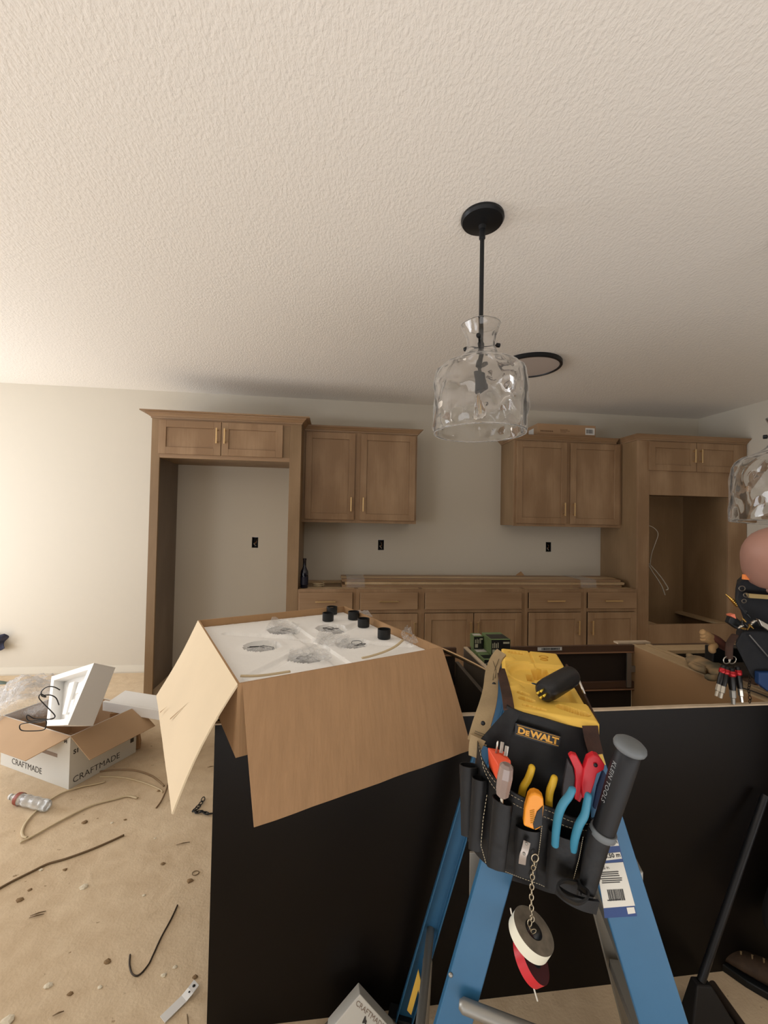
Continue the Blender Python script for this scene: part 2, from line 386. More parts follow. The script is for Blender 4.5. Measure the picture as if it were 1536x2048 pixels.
# --- wall cabinets
def wall_cabinet(label, X0, X1, D1, D2, hz, cr):
    t = thing('wall_cabinet', label, 'cabinet', ((X0 + X1) / 2, -0.16, 1.45), 'wall cabinets on the back wall')
    b = MB(); b.box((X0, -0.305, 1.455), (X0 + 0.016, 0, ZT)); b.box((X1 - 0.016, -0.305, 1.455), (X1, 0, ZT)); b.box((X0 + 0.016, -0.305, 1.47), (X1 - 0.016, 0, 1.485)); b.box((X0 + 0.016, -0.305, ZT - 0.016), (X1 - 0.016, 0, ZT)); b.box((X0 + .016, -0.012, 1.485), (X1 - .016, 0, ZT - .016))
    b.build('body', M_SIDE, t, bevel=0.001)
    b = MB(); b.box((X0, -0.325, 1.45), (X0 + 0.04, -0.305, ZT)); b.box((X1 - 0.04, -0.325, 1.45), (X1, -0.305, ZT)); b.box((X0 + .04, -0.325, 1.45), (X1 - .04, -0.305, 1.49)); b.box((X0 + .04, -0.325, ZT - .035), (X1 - .04, -0.305, ZT)); b.box(((D1[1] + D2[0]) / 2 - .03, -0.325, 1.49), ((D1[1] + D2[0]) / 2 + .03, -0.305, ZT - .035))
    b.build('face_frame', M_WOOD, t, bevel=0.001)
    door(t, D1[0], D1[1], 1.477, 2.277, -0.325, D1[1] - 0.03, hz); door(t, D2[0], D2[1], 1.477, 2.277, -0.325, D2[0] + 0.03, hz)
    crown(t, cr, ZT, 0.045, 0.05); return t
wall_cabinet('two-door wall cabinet beside the tall fridge surround', -0.305, 0.755, (-0.281, 0.170), (0.222, 0.738), 1.62, [(-0.300, -0.325), (0.755, -0.325), (0.755, 0.0)])
wall_cabinet('two-door wall cabinet under the flat carton, beside the oven tower', 1.715, 2.84, (1.736, 2.251), (2.290, 2.812), 1.62, [(1.715, 0.0), (1.715, -0.325), (2.78, -0.325)])
# --- base cabinets
def base_cabinet(label, X0, X1, drawers, doors):
    t = thing('base_cabinet', label, 'cabinet', ((X0 + X1) / 2, -0.28, 0), 'base cabinets on the back wall')
    b = MB(); b.box((X0, YF + .02, 0.1), (X0 + .016, 0, .876)); b.box((X1 - .016, YF + .02, 0.1), (X1, 0, .876)); b.box((X0 + .016, -.012, .1), (X1 - .016, 0, .876)); b.box((X0 + .016, YF + .02, .1), (X1 - .016, -.012, .116))
    b.build('body', M_SIDE, t)
    MB().box((X0 + .016, YF + .02, .858), (X1 - .016, YF + .13, .876)).build('top_stretcher', M_PLY, t); MB().box((X0 + .016, -.10, .858), (X1 - .016, -.012, .876)).build('top_stretcher', M_PLY, t)
    b = MB(); b.box((X0, YF, .1), (X0 + .03, YF + .02, .876)); b.box((X1 - .03, YF, .1), (X1, YF + .02, .876)); b.box((X0 + .03, YF, .845), (X1 - .03, YF + .02, .876)); b.box((X0 + .03, YF, .668), (X1 - .03, YF + .02, .702)); b.box((X0 + .03, YF, .1), (X1 - .03, YF + .02, .135))
    if len(doors) == 1 and X1 - X0 > 1.2: pass
    b.build('face_frame', M_WOOD, t, bevel=0.001)
    MB().box((X0, YF + .07, 0), (X1, YF + .085, .1)).build('toe_kick', M_DARKWOOD, t)
    for (a, c, hnd) in drawers:
        d = MB().box((a, YF - .019, .700), (c, YF, .848)).build('drawer', M_WOODH, t, bevel=0.003)
        if hnd: pull(d, (a + c) / 2 - 0.005, YF - .019, .775, False, 0.17)
    for (a, c, side) in doors: door(t, a, c, .125, .665, YF, (c - .03) if side > 0 else (a + .03), .53)
    return t
base_cabinet('first base cabinet from the left, beside the fridge surround, dark bottle on top', -0.303, 0.195, [(-0.290, 0.163, 1)], [(-0.290, 0.163, 1)])
base_cabinet('second base cabinet from the left, partly behind the big carton', 0.195, 0.770, [(0.228, 0.736, 1)], [(0.228, 0.736, 1)])
base_cabinet('wide sink base cabinet with a plain false drawer front and two doors', 0.770, 1.729, [(0.803, 1.693, 0)], [(0.803, 1.242, 1), (1.250, 1.693, -1)])
base_cabinet('fourth base cabinet from the left, just right of the wide sink base', 1.729, 2.302, [(1.765, 2.265, 1)], [(1.765, 2.265, 1)])
base_cabinet('rightmost base cabinet, against the side of the oven tower', 2.302, 2.838, [(2.339, 2.822, 1)], [(2.339, 2.822, -1)])
# --- oven tower
t = thing('oven_cabinet', 'tall oven tower with an empty appliance opening under two small doors', 'cabinet', (3.42, -0.28, 0))
b = MB(); b.box((2.84, YF + .02, 0), (2.858, -.003, ZT)); b.build('side_panel', M_SIDE, t, bevel=0.001)
b = MB(); b.box((3.975, YF + .02, 0), (3.995, -.003, ZT)); b.build('side_panel', M_SIDE, t, bevel=0.001)
b = MB(); b.box((3.80, YF + .02, .40), (3.818, -.003, 1.80)); b.build('inner_panel', M_SIDE, t)
b = MB(); b.box((2.858, -.02, .1), (3.975, -.003, ZT)); b.box((2.858, YF + .02, 1.80), (3.975, -.02, 1.816)); b.box((2.858, YF + .02, ZT - .016), (3.975, -.02, ZT)); b.box((2.858, YF + .02, .36), (3.975, -.02, .376)); b.build('back_panel', M_SIDE, t)
b = MB(); b.box((2.84, YF, 0.1), (2.957, YF + .02, ZT)); b.box((3.796, YF, 0.1), (3.995, YF + .02, ZT)); b.box((2.957, YF, 1.770), (3.796, YF + .02, 2.02)); b.box((2.957, YF, 2.265), (3.796, YF + .02, ZT)); b.box((2.957, YF, 0.1), (3.796, YF + .02, 0.545)); b.build('face_frame', M_WOOD, t, bevel=0.0015)
MB().box((2.90, YF + .02, 0.53), (3.06, -.02, .545)).build('shelf_cleat', M_PLY, t); MB().box((3.70, YF + .02, 0.53), (3.80, -.02, .548)).build('shelf_cleat', M_PLY, t)
door(t, 2.946, 3.432, 2.003, 2.278, YF, 3.40, 2.15); door(t, 3.438, 3.892, 2.003, 2.278, YF, 3.47, 2.15)
crown(t, [(2.84, -0.20), (2.84, YF), (3.995, YF)], ZT, 0.05, 0.05)
# cables hanging inside the oven opening
c = thing('loose_cable', 'off-white electrical cables hanging inside the oven opening', 'cable', (3.0, -0.45, 1.3))
for k, pts in enumerate(([(1294, 1050), (1308, 1056), (1316, 1068), (1310, 1088), (1303, 1108), (1300, 1130)], [(1296, 1126), (1308, 1138), (1320, 1152), (1330, 1166), (1336, 1177), (1332, 1180)], [(1297, 1130), (1305, 1144), (1316, 1160), (1324, 1174), (1330, 1190)])):
    pts = [on(x, y, 1, -.46 + .02 * k) for x, y in pts]
    MB().tube(smooth_path(pts), 0.0075 if k else .005, 6, flat=.6).build('cable', M_WIRE_W, c, smooth=True)
# ================================================================ kitchen island: open-topped carcasses with a dark back panel
YI = -2.919
M_EDGE = mat('raw board edge', rgb(196, 176, 150), 0.85, var=0.12, vscale=30)
M_TAN = mat('tan melamine', rgb(176, 138, 98), 0.6, var=0.05, vscale=3)
M_CHAR = mat('charcoal melamine', rgb(84, 76, 67), 0.5)
isl = thing('kitchen_island', 'unfinished island with an espresso back panel and open cabinet carcasses', 'kitchen island', (0.9, -2.6, 0))
b = MB(); b.box((-0.335, YI, 0), (2.25, YI + .010, .874)); b.build('back_panel', M_DARKWOOD, isl, bevel=.001)
rnd = random.Random(4); b = MB(); n = 40      # raw top edge of the panel, slightly chipped
pts = [(-0.335 + (2.585) * k / n, .874 + rnd.uniform(0, .0016)) for k in range(n + 1)]
b.prism([(x, YI - .0005, z) for x, z in pts] + [(2.25, YI - .0005, .870), (-.335, YI - .0005, .870)], (0, .0155, 0)); b.build('panel_top_edge', M_EDGE, isl)
b = MB(); b.box((-0.335, YI + .0165, 0), (-0.319, -2.23, .872)); b.build('end_panel', M_DARKWOOD, isl, bevel=.001)
def side(x, y0, y1, th, m, me, z1=.870):
    p = MB().box((x, y0, .1), (x + th, y1, z1)).build('side_panel', m, isl); MB().box((x, y0, z1), (x + th, y1, z1 + .006)).build('top_edge', me, p)
side(0.626, YI + .017, -2.235, .017, M_CHAR, M_EDGE)
side(0.585, YI + .017, -2.235, .017, M_CHAR, M_CHAR, .80)
side(1.500, YI + .017, -2.235, .016, M_TAN, M_PLY)
side(1.575, YI + .017, -2.235, .022, M_TAN, M_PLY)
MB().box((1.516, YI + .017, .858), (1.567, -2.24, .874)).build('top_rail', M_PLY, isl, bevel=.001)
MB().box((1.600, -2.34, .858), (2.2, -2.24, .874)).build('top_rail', M_PLY, isl)
MB().box((1.44, -2.215, .870), (1.62, -2.18, .878)).build('trim_end', M_EDGE, isl)
# front frame seen from inside
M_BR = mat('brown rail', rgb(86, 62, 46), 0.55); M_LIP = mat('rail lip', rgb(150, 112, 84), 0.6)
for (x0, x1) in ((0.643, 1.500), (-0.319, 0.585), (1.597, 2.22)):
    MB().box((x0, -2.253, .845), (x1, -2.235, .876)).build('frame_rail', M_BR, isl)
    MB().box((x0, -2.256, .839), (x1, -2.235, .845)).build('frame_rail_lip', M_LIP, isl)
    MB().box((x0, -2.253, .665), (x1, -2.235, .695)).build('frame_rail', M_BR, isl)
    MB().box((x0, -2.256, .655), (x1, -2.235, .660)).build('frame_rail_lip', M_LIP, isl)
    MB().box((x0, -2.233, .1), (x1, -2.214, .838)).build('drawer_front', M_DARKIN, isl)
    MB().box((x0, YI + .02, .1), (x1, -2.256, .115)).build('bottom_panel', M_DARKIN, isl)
MB().box((1.455, -2.262, .67), (1.478, -2.256, .838)).build('drawer_slide', mat('galvanised slide', rgb(150, 146, 140), 0.4, .7), isl)
MB().box((1.478, -2.262, .745), (1.499, -2.256, .775)).build('slide_bracket', mat('galvanised slide', rgb(150, 146, 140), 0.4, .7), isl)
MB().box((0.99, -2.255, .857), (1.115, -2.2535, .873)).build('paper_label', mat('paper label', rgb(206, 204, 200), .7), isl)
lb = [o for o in bpy.data.objects if o.name == 'paper_label'][0]
b = MB(); rnd = random.Random(2); x = 1.01
while x < 1.10:
    w = rnd.choice((.001, .002, .003)); b.box((x, -2.2558, .860), (x + w, -2.255, .870)); x += w + rnd.choice((.001, .002))
b.build('barcode', mat('print black', rgb(22, 22, 24), .6), lb)
M_PRINT = mat('print black', rgb(22, 22, 24), .6)
# boards that carry the small cartons inside the left carcass
MB().box((.643, -2.47, .809), (.83, -2.257, .8195)).build('stretcher', M_CHAR, isl)

# grey carton with a white lid behind the island
t = thing('flat_carton', 'dark grey carton with a white sheet on top, standing behind the island', 'carton', (0.45, -2.0, 0))
MB().box((0.10, -2.18, 0.0), (0.56, -1.95, .72)).build('carton_body', M_CHAR, t, bevel=.002)
MB().box((0.38, -2.15, .721), (0.555, -2.02, .765)).build('white_sheet', M_WHITE, t, bevel=.002)

# green and black lamp cartons
M_GREEN = mat('green carton', rgb(104, 124, 82), .6, var=.12, vscale=20); M_BLK = mat('black carton', rgb(24, 26, 24), .45)
M_LITE = mat('carton print pale', rgb(176, 174, 150), .6); M_LGREY = mat('carton top pale', rgb(188, 184, 176), .6)
def lampbox(i, x, y, z, lab, dz=0, w=.066, d=.085, h=.07, rz=0):
    t = thing('bulb_carton', lab, 'carton', (x, y, z), 'green and black bulb cartons on the island')
    f = rotfr((x, y, z), rz)
    b = MB(f); b.box((0, 0, 0), (w, d, h)); b.build('carton', M_GREEN, t, bevel=.0015)
    b = MB(f); b.box((w * .02, -.0008, .002), (w * .98, 0, h - .002)); b.build('black_front', M_BLK, t)
    b = MB(f); b.box((.004, .012, h), (w - .004, d * .7, h + .0006)); b.build('top_print', M_LGREY if i % 2 else M_BLK, t)
    b = MB(f)
    for k in range(4): b.box((.006 + k * .008, -.0014, h * .45), (.010 + k * .008, -.0008, h * (.75 + .05 * (k % 2))))
    b.box((w * .62, -.0014, h * .72), (w * .94, -.0008, h * .84)); b.box((.006, -.0014, .008), (.020, -.0008, .024))
    b.build('front_print', M_LITE, t)
lampbox(0, .648, -2.45, .82, 'green-black bulb carton in the lower row, nearest the ladder', w=.066, d=.085, h=.066)
lampbox(1, .648, -2.36, .82, 'green-black bulb carton of the lower row, behind the nearest one', w=.066, d=.085, h=.066)
lampbox(2, .718, -2.42, .82, 'green-black bulb carton of the lower row, right of the front one', w=.080, d=.10, h=.066)
lampbox(3, .648, -2.315, .888, 'smallest-looking green bulb carton, leftmost on the upper row', w=.045, d=.055, h=.060)
lampbox(4, .698, -2.40, .888, 'green-black bulb carton on top of the others, print facing forward', w=.090, d=.12, h=.068)
lampbox(5, .718, -2.31, .82, 'green-black bulb carton hidden low at the back of the stack', w=.080, d=.05, h=.060)

# ================================================================ the big carton of lamp shades on the island
ZBX = 1.06
BC = [Vector((-0.483, -2.415)), Vector((0.112, -2.145)), Vector((0.351, -2.841)), Vector((-0.233, -3.110))]   # back left, back right, front right, front left
bx = (BC[1] - BC[0]).normalized(); by = Vector((-bx.y, bx.x))
BW = .65; BL = .742
BFR = Fr((BC[3].x, BC[3].y, .878), (bx.x, bx.y, 0), (by.x, by.y, 0))     # origin at the front left bottom corner, y to the back
BHT = ZBX - .878
M_CARD_IN = mat('pale card liner', rgb(214, 178, 132), .85, var=.03, vscale=3)
M_CARDF = mat('flap card', rgb(170, 134, 98), .85, var=.055, vscale=3, stretch=(14, 6, .6), bump=.45, bscale=1.0, bstretch=(60, 20, 1), bdist=.004)
big = thing('cardboard_carton', 'large open brown carton with hanging flaps and white foam inside, on the island', 'carton', (BC[3].x, BC[3].y, .878))
ct = .006
for lo, hi, nm in (((0, 0, 0), (BW, ct, BHT), 'front_wall'), ((0, BL - ct, 0), (BW, BL, BHT), 'back_wall'), ((0, ct, 0), (ct, BL - ct, BHT), 'left_wall'), ((BW - ct, ct, 0), (BW, BL - ct, BHT), 'right_wall'), ((ct, ct, 0), (BW - ct, BL - ct, .006), 'bottom')):
    MB(BFR).box(lo, hi).build(nm, M_CARD, big)
# flaps: hinge a->b, falling outwards; sheet with a slightly worn outline and a corrugated edge
def flap(a, b_, out, ang, L, m, name, worn=None, nu=14, nv=8, sag=.006, seed=0):
    a = Vector(a); b_ = Vector(b_); e = b_ - a; out = Vector(out).normalized()
    d = out * math.cos(R(ang)) - Vector((0, 0, 1)) * math.sin(R(ang)); nrm = e.cross(d).normalized()
    if nrm.z < 0: nrm = -nrm
    rn = random.Random(seed)
    jit = [rn.uniform(-.0009, .0009) for _ in range(nu + 1)]
    def fn(u, v):
        w = worn(u) if worn else 1.0
        return a + e * u + d * (L * v * w + (jit[int(u * nu + .5)] if v > .99 else 0)) + nrm * (-sag * math.sin(v * math.pi) * math.sin(u * 2.5 + seed) - sag * v * v)
    mb = MB(); mb.grid(fn, nu, nv, thick=lambda u, v: fn(u, v) - nrm * .004); return mb.build(name, m, big, smooth=True, auto=30)
FL = [BFR(q) for q in ((0, 0, BHT), (BW, 0, BHT), (BW, BL, BHT), (0, BL, BHT))]
out_f = -BFR.y; out_l = -BFR.x; out_r = BFR.x; out_b = BFR.y
flap(FL[0] + BFR.x * .012, FL[1], out_f, 60, .302, M_CARDF, 'front_flap', seed=1)
M_CARD_LIT = mat('lit flap card', rgb(224, 204, 172), .85, var=.03, vscale=4)  # card paled to imitate window light on the left flap
flap(FL[3], FL[0], out_l, 61, .305, M_CARD_LIT, 'left_flap', seed=2, sag=.01)
flap(FL[2], FL[1], out_r, 27, .26, M_CARD_IN, 'right_flap', seed=3, sag=.003)
flap(FL[2], FL[3], out_b, 86, .28, M_CARD, 'back_flap', seed=4, sag=.003)
# tears in the left flap
fl_d = (out_l * math.cos(R(61)) - Vector((0, 0, 1)) * math.sin(R(61)))
lf = [o for o in bpy.data.objects if o.name == 'left_flap'][0]
nl = (FL[0] - FL[3]).cross(fl_d).normalized(); nl = nl if nl.z > 0 else -nl
b = MB()
for (s, v0, s2, v1) in ((.50, .80, .62, .50), (.30, .93, .36, .80)):
    b = MB()
    p0 = FL[3] + (FL[0] - FL[3]) * s + fl_d * .305 * v0; p1 = FL[3] + (FL[0] - FL[3]) * s2 + fl_d * .305 * v1
    w = (p1 - p0).cross(nl).normalized() * .0025
    b.face([p0 + w + nl * .001, p0 - w + nl * .001, p1 + nl * .001])
    b.build('tear', mat('torn card', rgb(150, 116, 78), .9), lf)
# foam tray
holes = [on(px, py, 2, 1.03) for px, py in ((566, 1262), (664, 1258), (522, 1295), (708, 1289), (614, 1317))]
def bl(p):
    q = Vector(p) - BFR.o; return q.dot(BFR.x), q.dot(BFR.y)
hl = [bl(h) for h in holes]
HR = .062
def foamz(x, y):
    z = BHT - .028
    for hx, hy in hl:
        d = math.hypot(x - hx, y - hy)
        if d < HR: z = min(z, BHT - .028 - .045 * min(1, (HR - d) / .006))
        elif d < HR + .03 : z += .004 * (1 - (d - HR) / .03)
    # raised ribs running across between the holes
    for (ax, ay, bx_, by_, w) in ((.33, .70, .33, .02, .028), (.05, .10, .62, .52, .022), (.08, .60, .62, .14, .02)):
        L2 = (bx_ - ax) ** 2 + (by_ - ay) ** 2; tt = max(0, min(1, ((x - ax) * (bx_ - ax) + (y - ay) * (by_ - ay)) / L2))
        d = math.hypot(x - ax - tt * (bx_ - ax), y - ay - tt * (by_ - ay)); 
        if d < w and min(math.hypot(x - hx, y - hy) for hx, hy in hl) > HR: z -= .009 * min(1, (w - d) / .005)
    return z + .0008 * noise.noise(Vector((x * 90, y * 90, 0)))
tray = tag(MB(BFR).grid(lambda u, v: (ct + .003 + u * (BW - 2 * ct - .006), ct + .003 + v * (BL - 2 * ct - .006), foamz(u * BW, v * BL)), 96, 110,
        thick=lambda u, v: (ct + .003 + u * (BW - 2 * ct - .006), ct + .003 + v * (BL - 2 * ct - .006), .012)).build('foam_tray', M_STY, None, smooth=True, auto=50, loc=BFR(.3, .3, 0)),
    'white foam packing tray with five round wells, filling the big carton', 'packing foam')
# glass shades in plastic bags, their necks in the wells
def plastic_mat():
    m = bpy.data.materials.new('clear plastic film'); m.use_nodes = True; N = m.node_tree.nodes; L = m.node_tree.links
    b = N['Principled BSDF']; b.inputs['Base Color'].default_value = rgb(236, 236, 236); b.inputs['Roughness'].default_value = .12
    tr = N.new('ShaderNodeBsdfTransparent'); mx = N.new('ShaderNodeMixShader'); lw = N.new('ShaderNodeLayerWeight'); lw.inputs[0].default_value = .35
    ma = N.new('ShaderNodeMath'); ma.operation = 'MULTIPLY_ADD'; ma.inputs[1].default_value = .45; ma.inputs[2].default_value = .12
    tc = N.new('ShaderNodeTexCoord'); nz = N.new('ShaderNodeTexNoise'); nz.inputs['Scale'].default_value = 38; nz.inputs['Detail'].default_value = 4; nz.inputs['Distortion'].default_value = 1.5
    bp = N.new('ShaderNodeBump'); bp.inputs['Distance'].default_value = .012; L.new(tc.outputs['Object'], nz.inputs['Vector']); L.new(nz.outputs['Fac'], bp.inputs['Height'])
    L.new(bp.outputs[0], b.inputs['Normal']); L.new(bp.outputs[0], lw.inputs['Normal'])
    L.new(lw.outputs['Facing'], ma.inputs[0]); L.new(ma.outputs[0], mx.inputs[0]); L.new(tr.outputs[0], mx.inputs[1]); L.new(b.outputs[0], mx.inputs[2])
    L.new(mx.outputs[0], N['Material Output'].inputs['Surface']); return m
M_FILM = plastic_mat()
M_MARK = mat('grey print on film', rgb(70, 68, 66), .7)
M_WRAPG = mat('wrapped glass', rgb(206, 202, 198), .25, var=.18, vscale=40, spec=.7)
labs = ['bagged glass shade in the far left well of the foam tray', 'bagged glass shade in the far right well, beside the black cups', 'bagged glass shade in the near left well of the foam tray',
        'bagged glass shade in the right well, nearest the right side of the carton', 'bagged glass shade in the front well of the foam tray']
for i, (hx, hy) in enumerate(hl):
    t = thing('wrapped_shade', labs[i], 'glass shade', BFR(hx, hy, BHT - .07), 'bagged glass shades in the foam tray')
    rnd = random.Random(i + 20)
    def fn(u, v, i=i, hx=hx, hy=hy):
        a = u * 2 * math.pi; r = (HR - .004) * math.sin(v * math.pi / 2 + .0001)
        k = .012 * noise.noise(Vector((math.cos(a) * r * 55, math.sin(a) * r * 55, i * 3.1))) + .006 * noise.noise(Vector((math.cos(a) * r * 140, math.sin(a) * r * 140, i)))
        return (hx + r * math.cos(a), hy + r * math.sin(a), BHT - .070 + .040 * math.cos(v * math.pi / 2) ** .8 + k * math.cos(v * 1.4))
    MB(BFR).grid(fn, 36, 12).build('plastic_bag', M_FILM, t, smooth=True)
    c0 = BFR(hx, hy, BHT - .070)
    MB().lathe([(.046, .001), (.046, .006), (.040, .012), (.036, .022), (.034, .022), (.037, .010), (.040, .002)], c0, n=24).build('glass_neck', M_WRAPG, t, smooth=True)
    mk = MB()
    for k in range(3 if i in (1, 4) else 2):
        ax = rnd.uniform(-.02, .02); ay = rnd.uniform(-.015, .015); pts = []
        for j in range(5):
            px_ = ax + .020 * math.cos(j * 1.3 + k * 2 + i); py_ = ay + .016 * math.sin(j * 1.3 + k * 2.4)
            pts.append(BFR(hx + px_, hy + py_, BHT - .030 + .004 * math.sin(j)))
        mk.tube(smooth_path(pts, 4), .0011, 4)
    mk.build('printed_mark', M_MARK if i in (1, 4) else M_PRINT, t)
# black cups
M_CUP = mat('black plastic cup', rgb(20, 22, 24), .5)
cups = [(661, 1231, 'black cup at the back of the foam tray, half hidden by the cup in front'), (656, 1241, 'black cup farthest left, in front of the half hidden one'), (707, 1238, 'black cup near the back right corner of the carton'),
        (727, 1253, 'black cup second from the right on the foam tray'), (768, 1276, 'rightmost black cup on the foam tray, nearest the right wall')]
for i, (px, py, lab) in enumerate(cups):
    p = on(px, py, 2, 1.034)
    if i == 0: p = p + Vector((0.006, .035, 0))
    tag(MB().lathe([(.0235, 0), (.0245, .002), (.0245, .034), (.0225, .034), (.0225, .004), (.001, .004)], p, n=28, cap1=True).build('socket_cup', M_CUP, None, smooth=True, auto=40, loc=p), lab, 'cup', 'black socket cups on the foam tray')
# plastic film and offcuts lying on the foam
def film(pts, h, lab, seed=0, m=None, name='plastic_film', nu=16, nv=8):
    q = [Vector(p) for p in pts]
    def fn(u, v): 
        a = q[0].lerp(q[1], u); c = q[3].lerp(q[2], u); r = a.lerp(c, v)
        return r + Vector((0, 0, h * (noise.noise(Vector((u * 5, v * 4, seed))) + .7) + .3 * h * noise.noise(Vector((u * 17, v * 13, seed)))))
    return tag(MB().grid(fn, nu, nv).build(name, m or M_FILM, None, smooth=True, loc=q[0]), lab, 'plastic film')
zf = 1.040
film([on(545, 1236, 2, zf), on(600, 1250, 2, zf), on(585, 1272, 2, zf), on(530, 1262, 2, zf)], .008, 'clear film crumpled over the far left well', 3)
film([on(640, 1262, 2, zf), on(700, 1275, 2, zf), on(690, 1300, 2, zf), on(625, 1290, 2, zf)], .008, 'clear film sheet between the right wells of the foam tray', 5)
film([on(580, 1300, 2, zf), on(660, 1300, 2, zf), on(665, 1325, 2, zf), on(575, 1325, 2, zf)], .008, 'clear film bunched over the front well', 7)
film([on(815, 1255, 2, 1.055), on(838, 1290, 2, 1.045), on(815, 1295, 2, 1.045), on(800, 1275, 2, 1.045)], .016, 'clear plastic bag corner sticking up at the right end of the carton', 9)
film([on(700, 1225, 2, 1.04), on(735, 1222, 2, 1.05), on(745, 1236, 2, 1.045), on(722, 1236, 2, 1.04)], .008, 'clear film tucked behind the black cups in the back corner', 11)
M_CBL = mat('cream cable sheath', rgb(206, 186, 150), .55)
tag(MB().tube(smooth_path([on(806, 1280, 2, 1.062), on(792, 1292, 2, 1.056), on(770, 1303, 2, 1.05), on(742, 1312, 2, 1.048), on(724, 1316, 2, 1.047)]), .0055, 7, flat=.55).build('cable_offcut', M_CBL, None, smooth=True, loc=on(770, 1300, 2, 1.05)), 'short flat cream cable lying on the foam at the right end of the carton', 'cable')
tag(MB().tube(smooth_path([on(481, 1352, 2, 1.052), on(510, 1352, 2, 1.05), on(540, 1349, 2, 1.047), on(580, 1343, 2, 1.045)]), .0055, 7, flat=.55).build('cable_offcut', M_CBL, None, smooth=True, loc=on(510, 1350, 2, 1.05)), 'flat cream cable offcut by the front left corner of the foam tray', 'cable')

# ================================================================ pendant lamps
def glass_mat():
    m = bpy.data.materials.new('hammered clear glass'); m.use_nodes = True; N = m.node_tree.nodes; L = m.node_tree.links
    b = N['Principled BSDF']; b.inputs['Base Color'].default_value = (0.97, 0.97, 0.97, 1); b.inputs['Roughness'].default_value = .02
    b.inputs['Transmission Weight'].default_value = 1; b.inputs['IOR'].default_value = 1.47
    df = N.new('ShaderNodeBsdfTranslucent'); df.inputs[0].default_value = rgb(250, 248, 244); d2 = N.new('ShaderNodeBsdfDiffuse'); d2.inputs[0].default_value = rgb(250, 248, 244)  # white mixed in towards glancing edges imitates bright rim reflections
    m0 = N.new('ShaderNodeMixShader'); L.new(df.outputs[0], m0.inputs[1]); L.new(d2.outputs[0], m0.inputs[2])
    lw = N.new('ShaderNodeLayerWeight'); lw.inputs[0].default_value = .5; pw = N.new('ShaderNodeMath'); pw.operation = 'POWER'; pw.inputs[1].default_value = 3.5
    mu = N.new('ShaderNodeMath'); mu.operation = 'MULTIPLY_ADD'; mu.inputs[1].default_value = .5; mu.inputs[2].default_value = .0
    L.new(lw.outputs['Facing'], pw.inputs[0]); L.new(pw.outputs[0], mu.inputs[0]); mx = N.new('ShaderNodeMixShader')
    L.new(mu.outputs[0], mx.inputs[0]); L.new(b.outputs[0], mx.inputs[1]); L.new(m0.outputs[0], mx.inputs[2]); L.new(mx.outputs[0], N['Material Output'].inputs['Surface'])
    return m
M_GLASS = glass_mat(); M_BULB = mat('clear bulb glass', (1, 1, 1, 1), .0, trans=1.0, ior=1.32)
M_FIL = mat('amber filament', rgb(226, 186, 120), .4)
M_BLKM = mat('satin black metal', rgb(24, 26, 29), .42, .3)
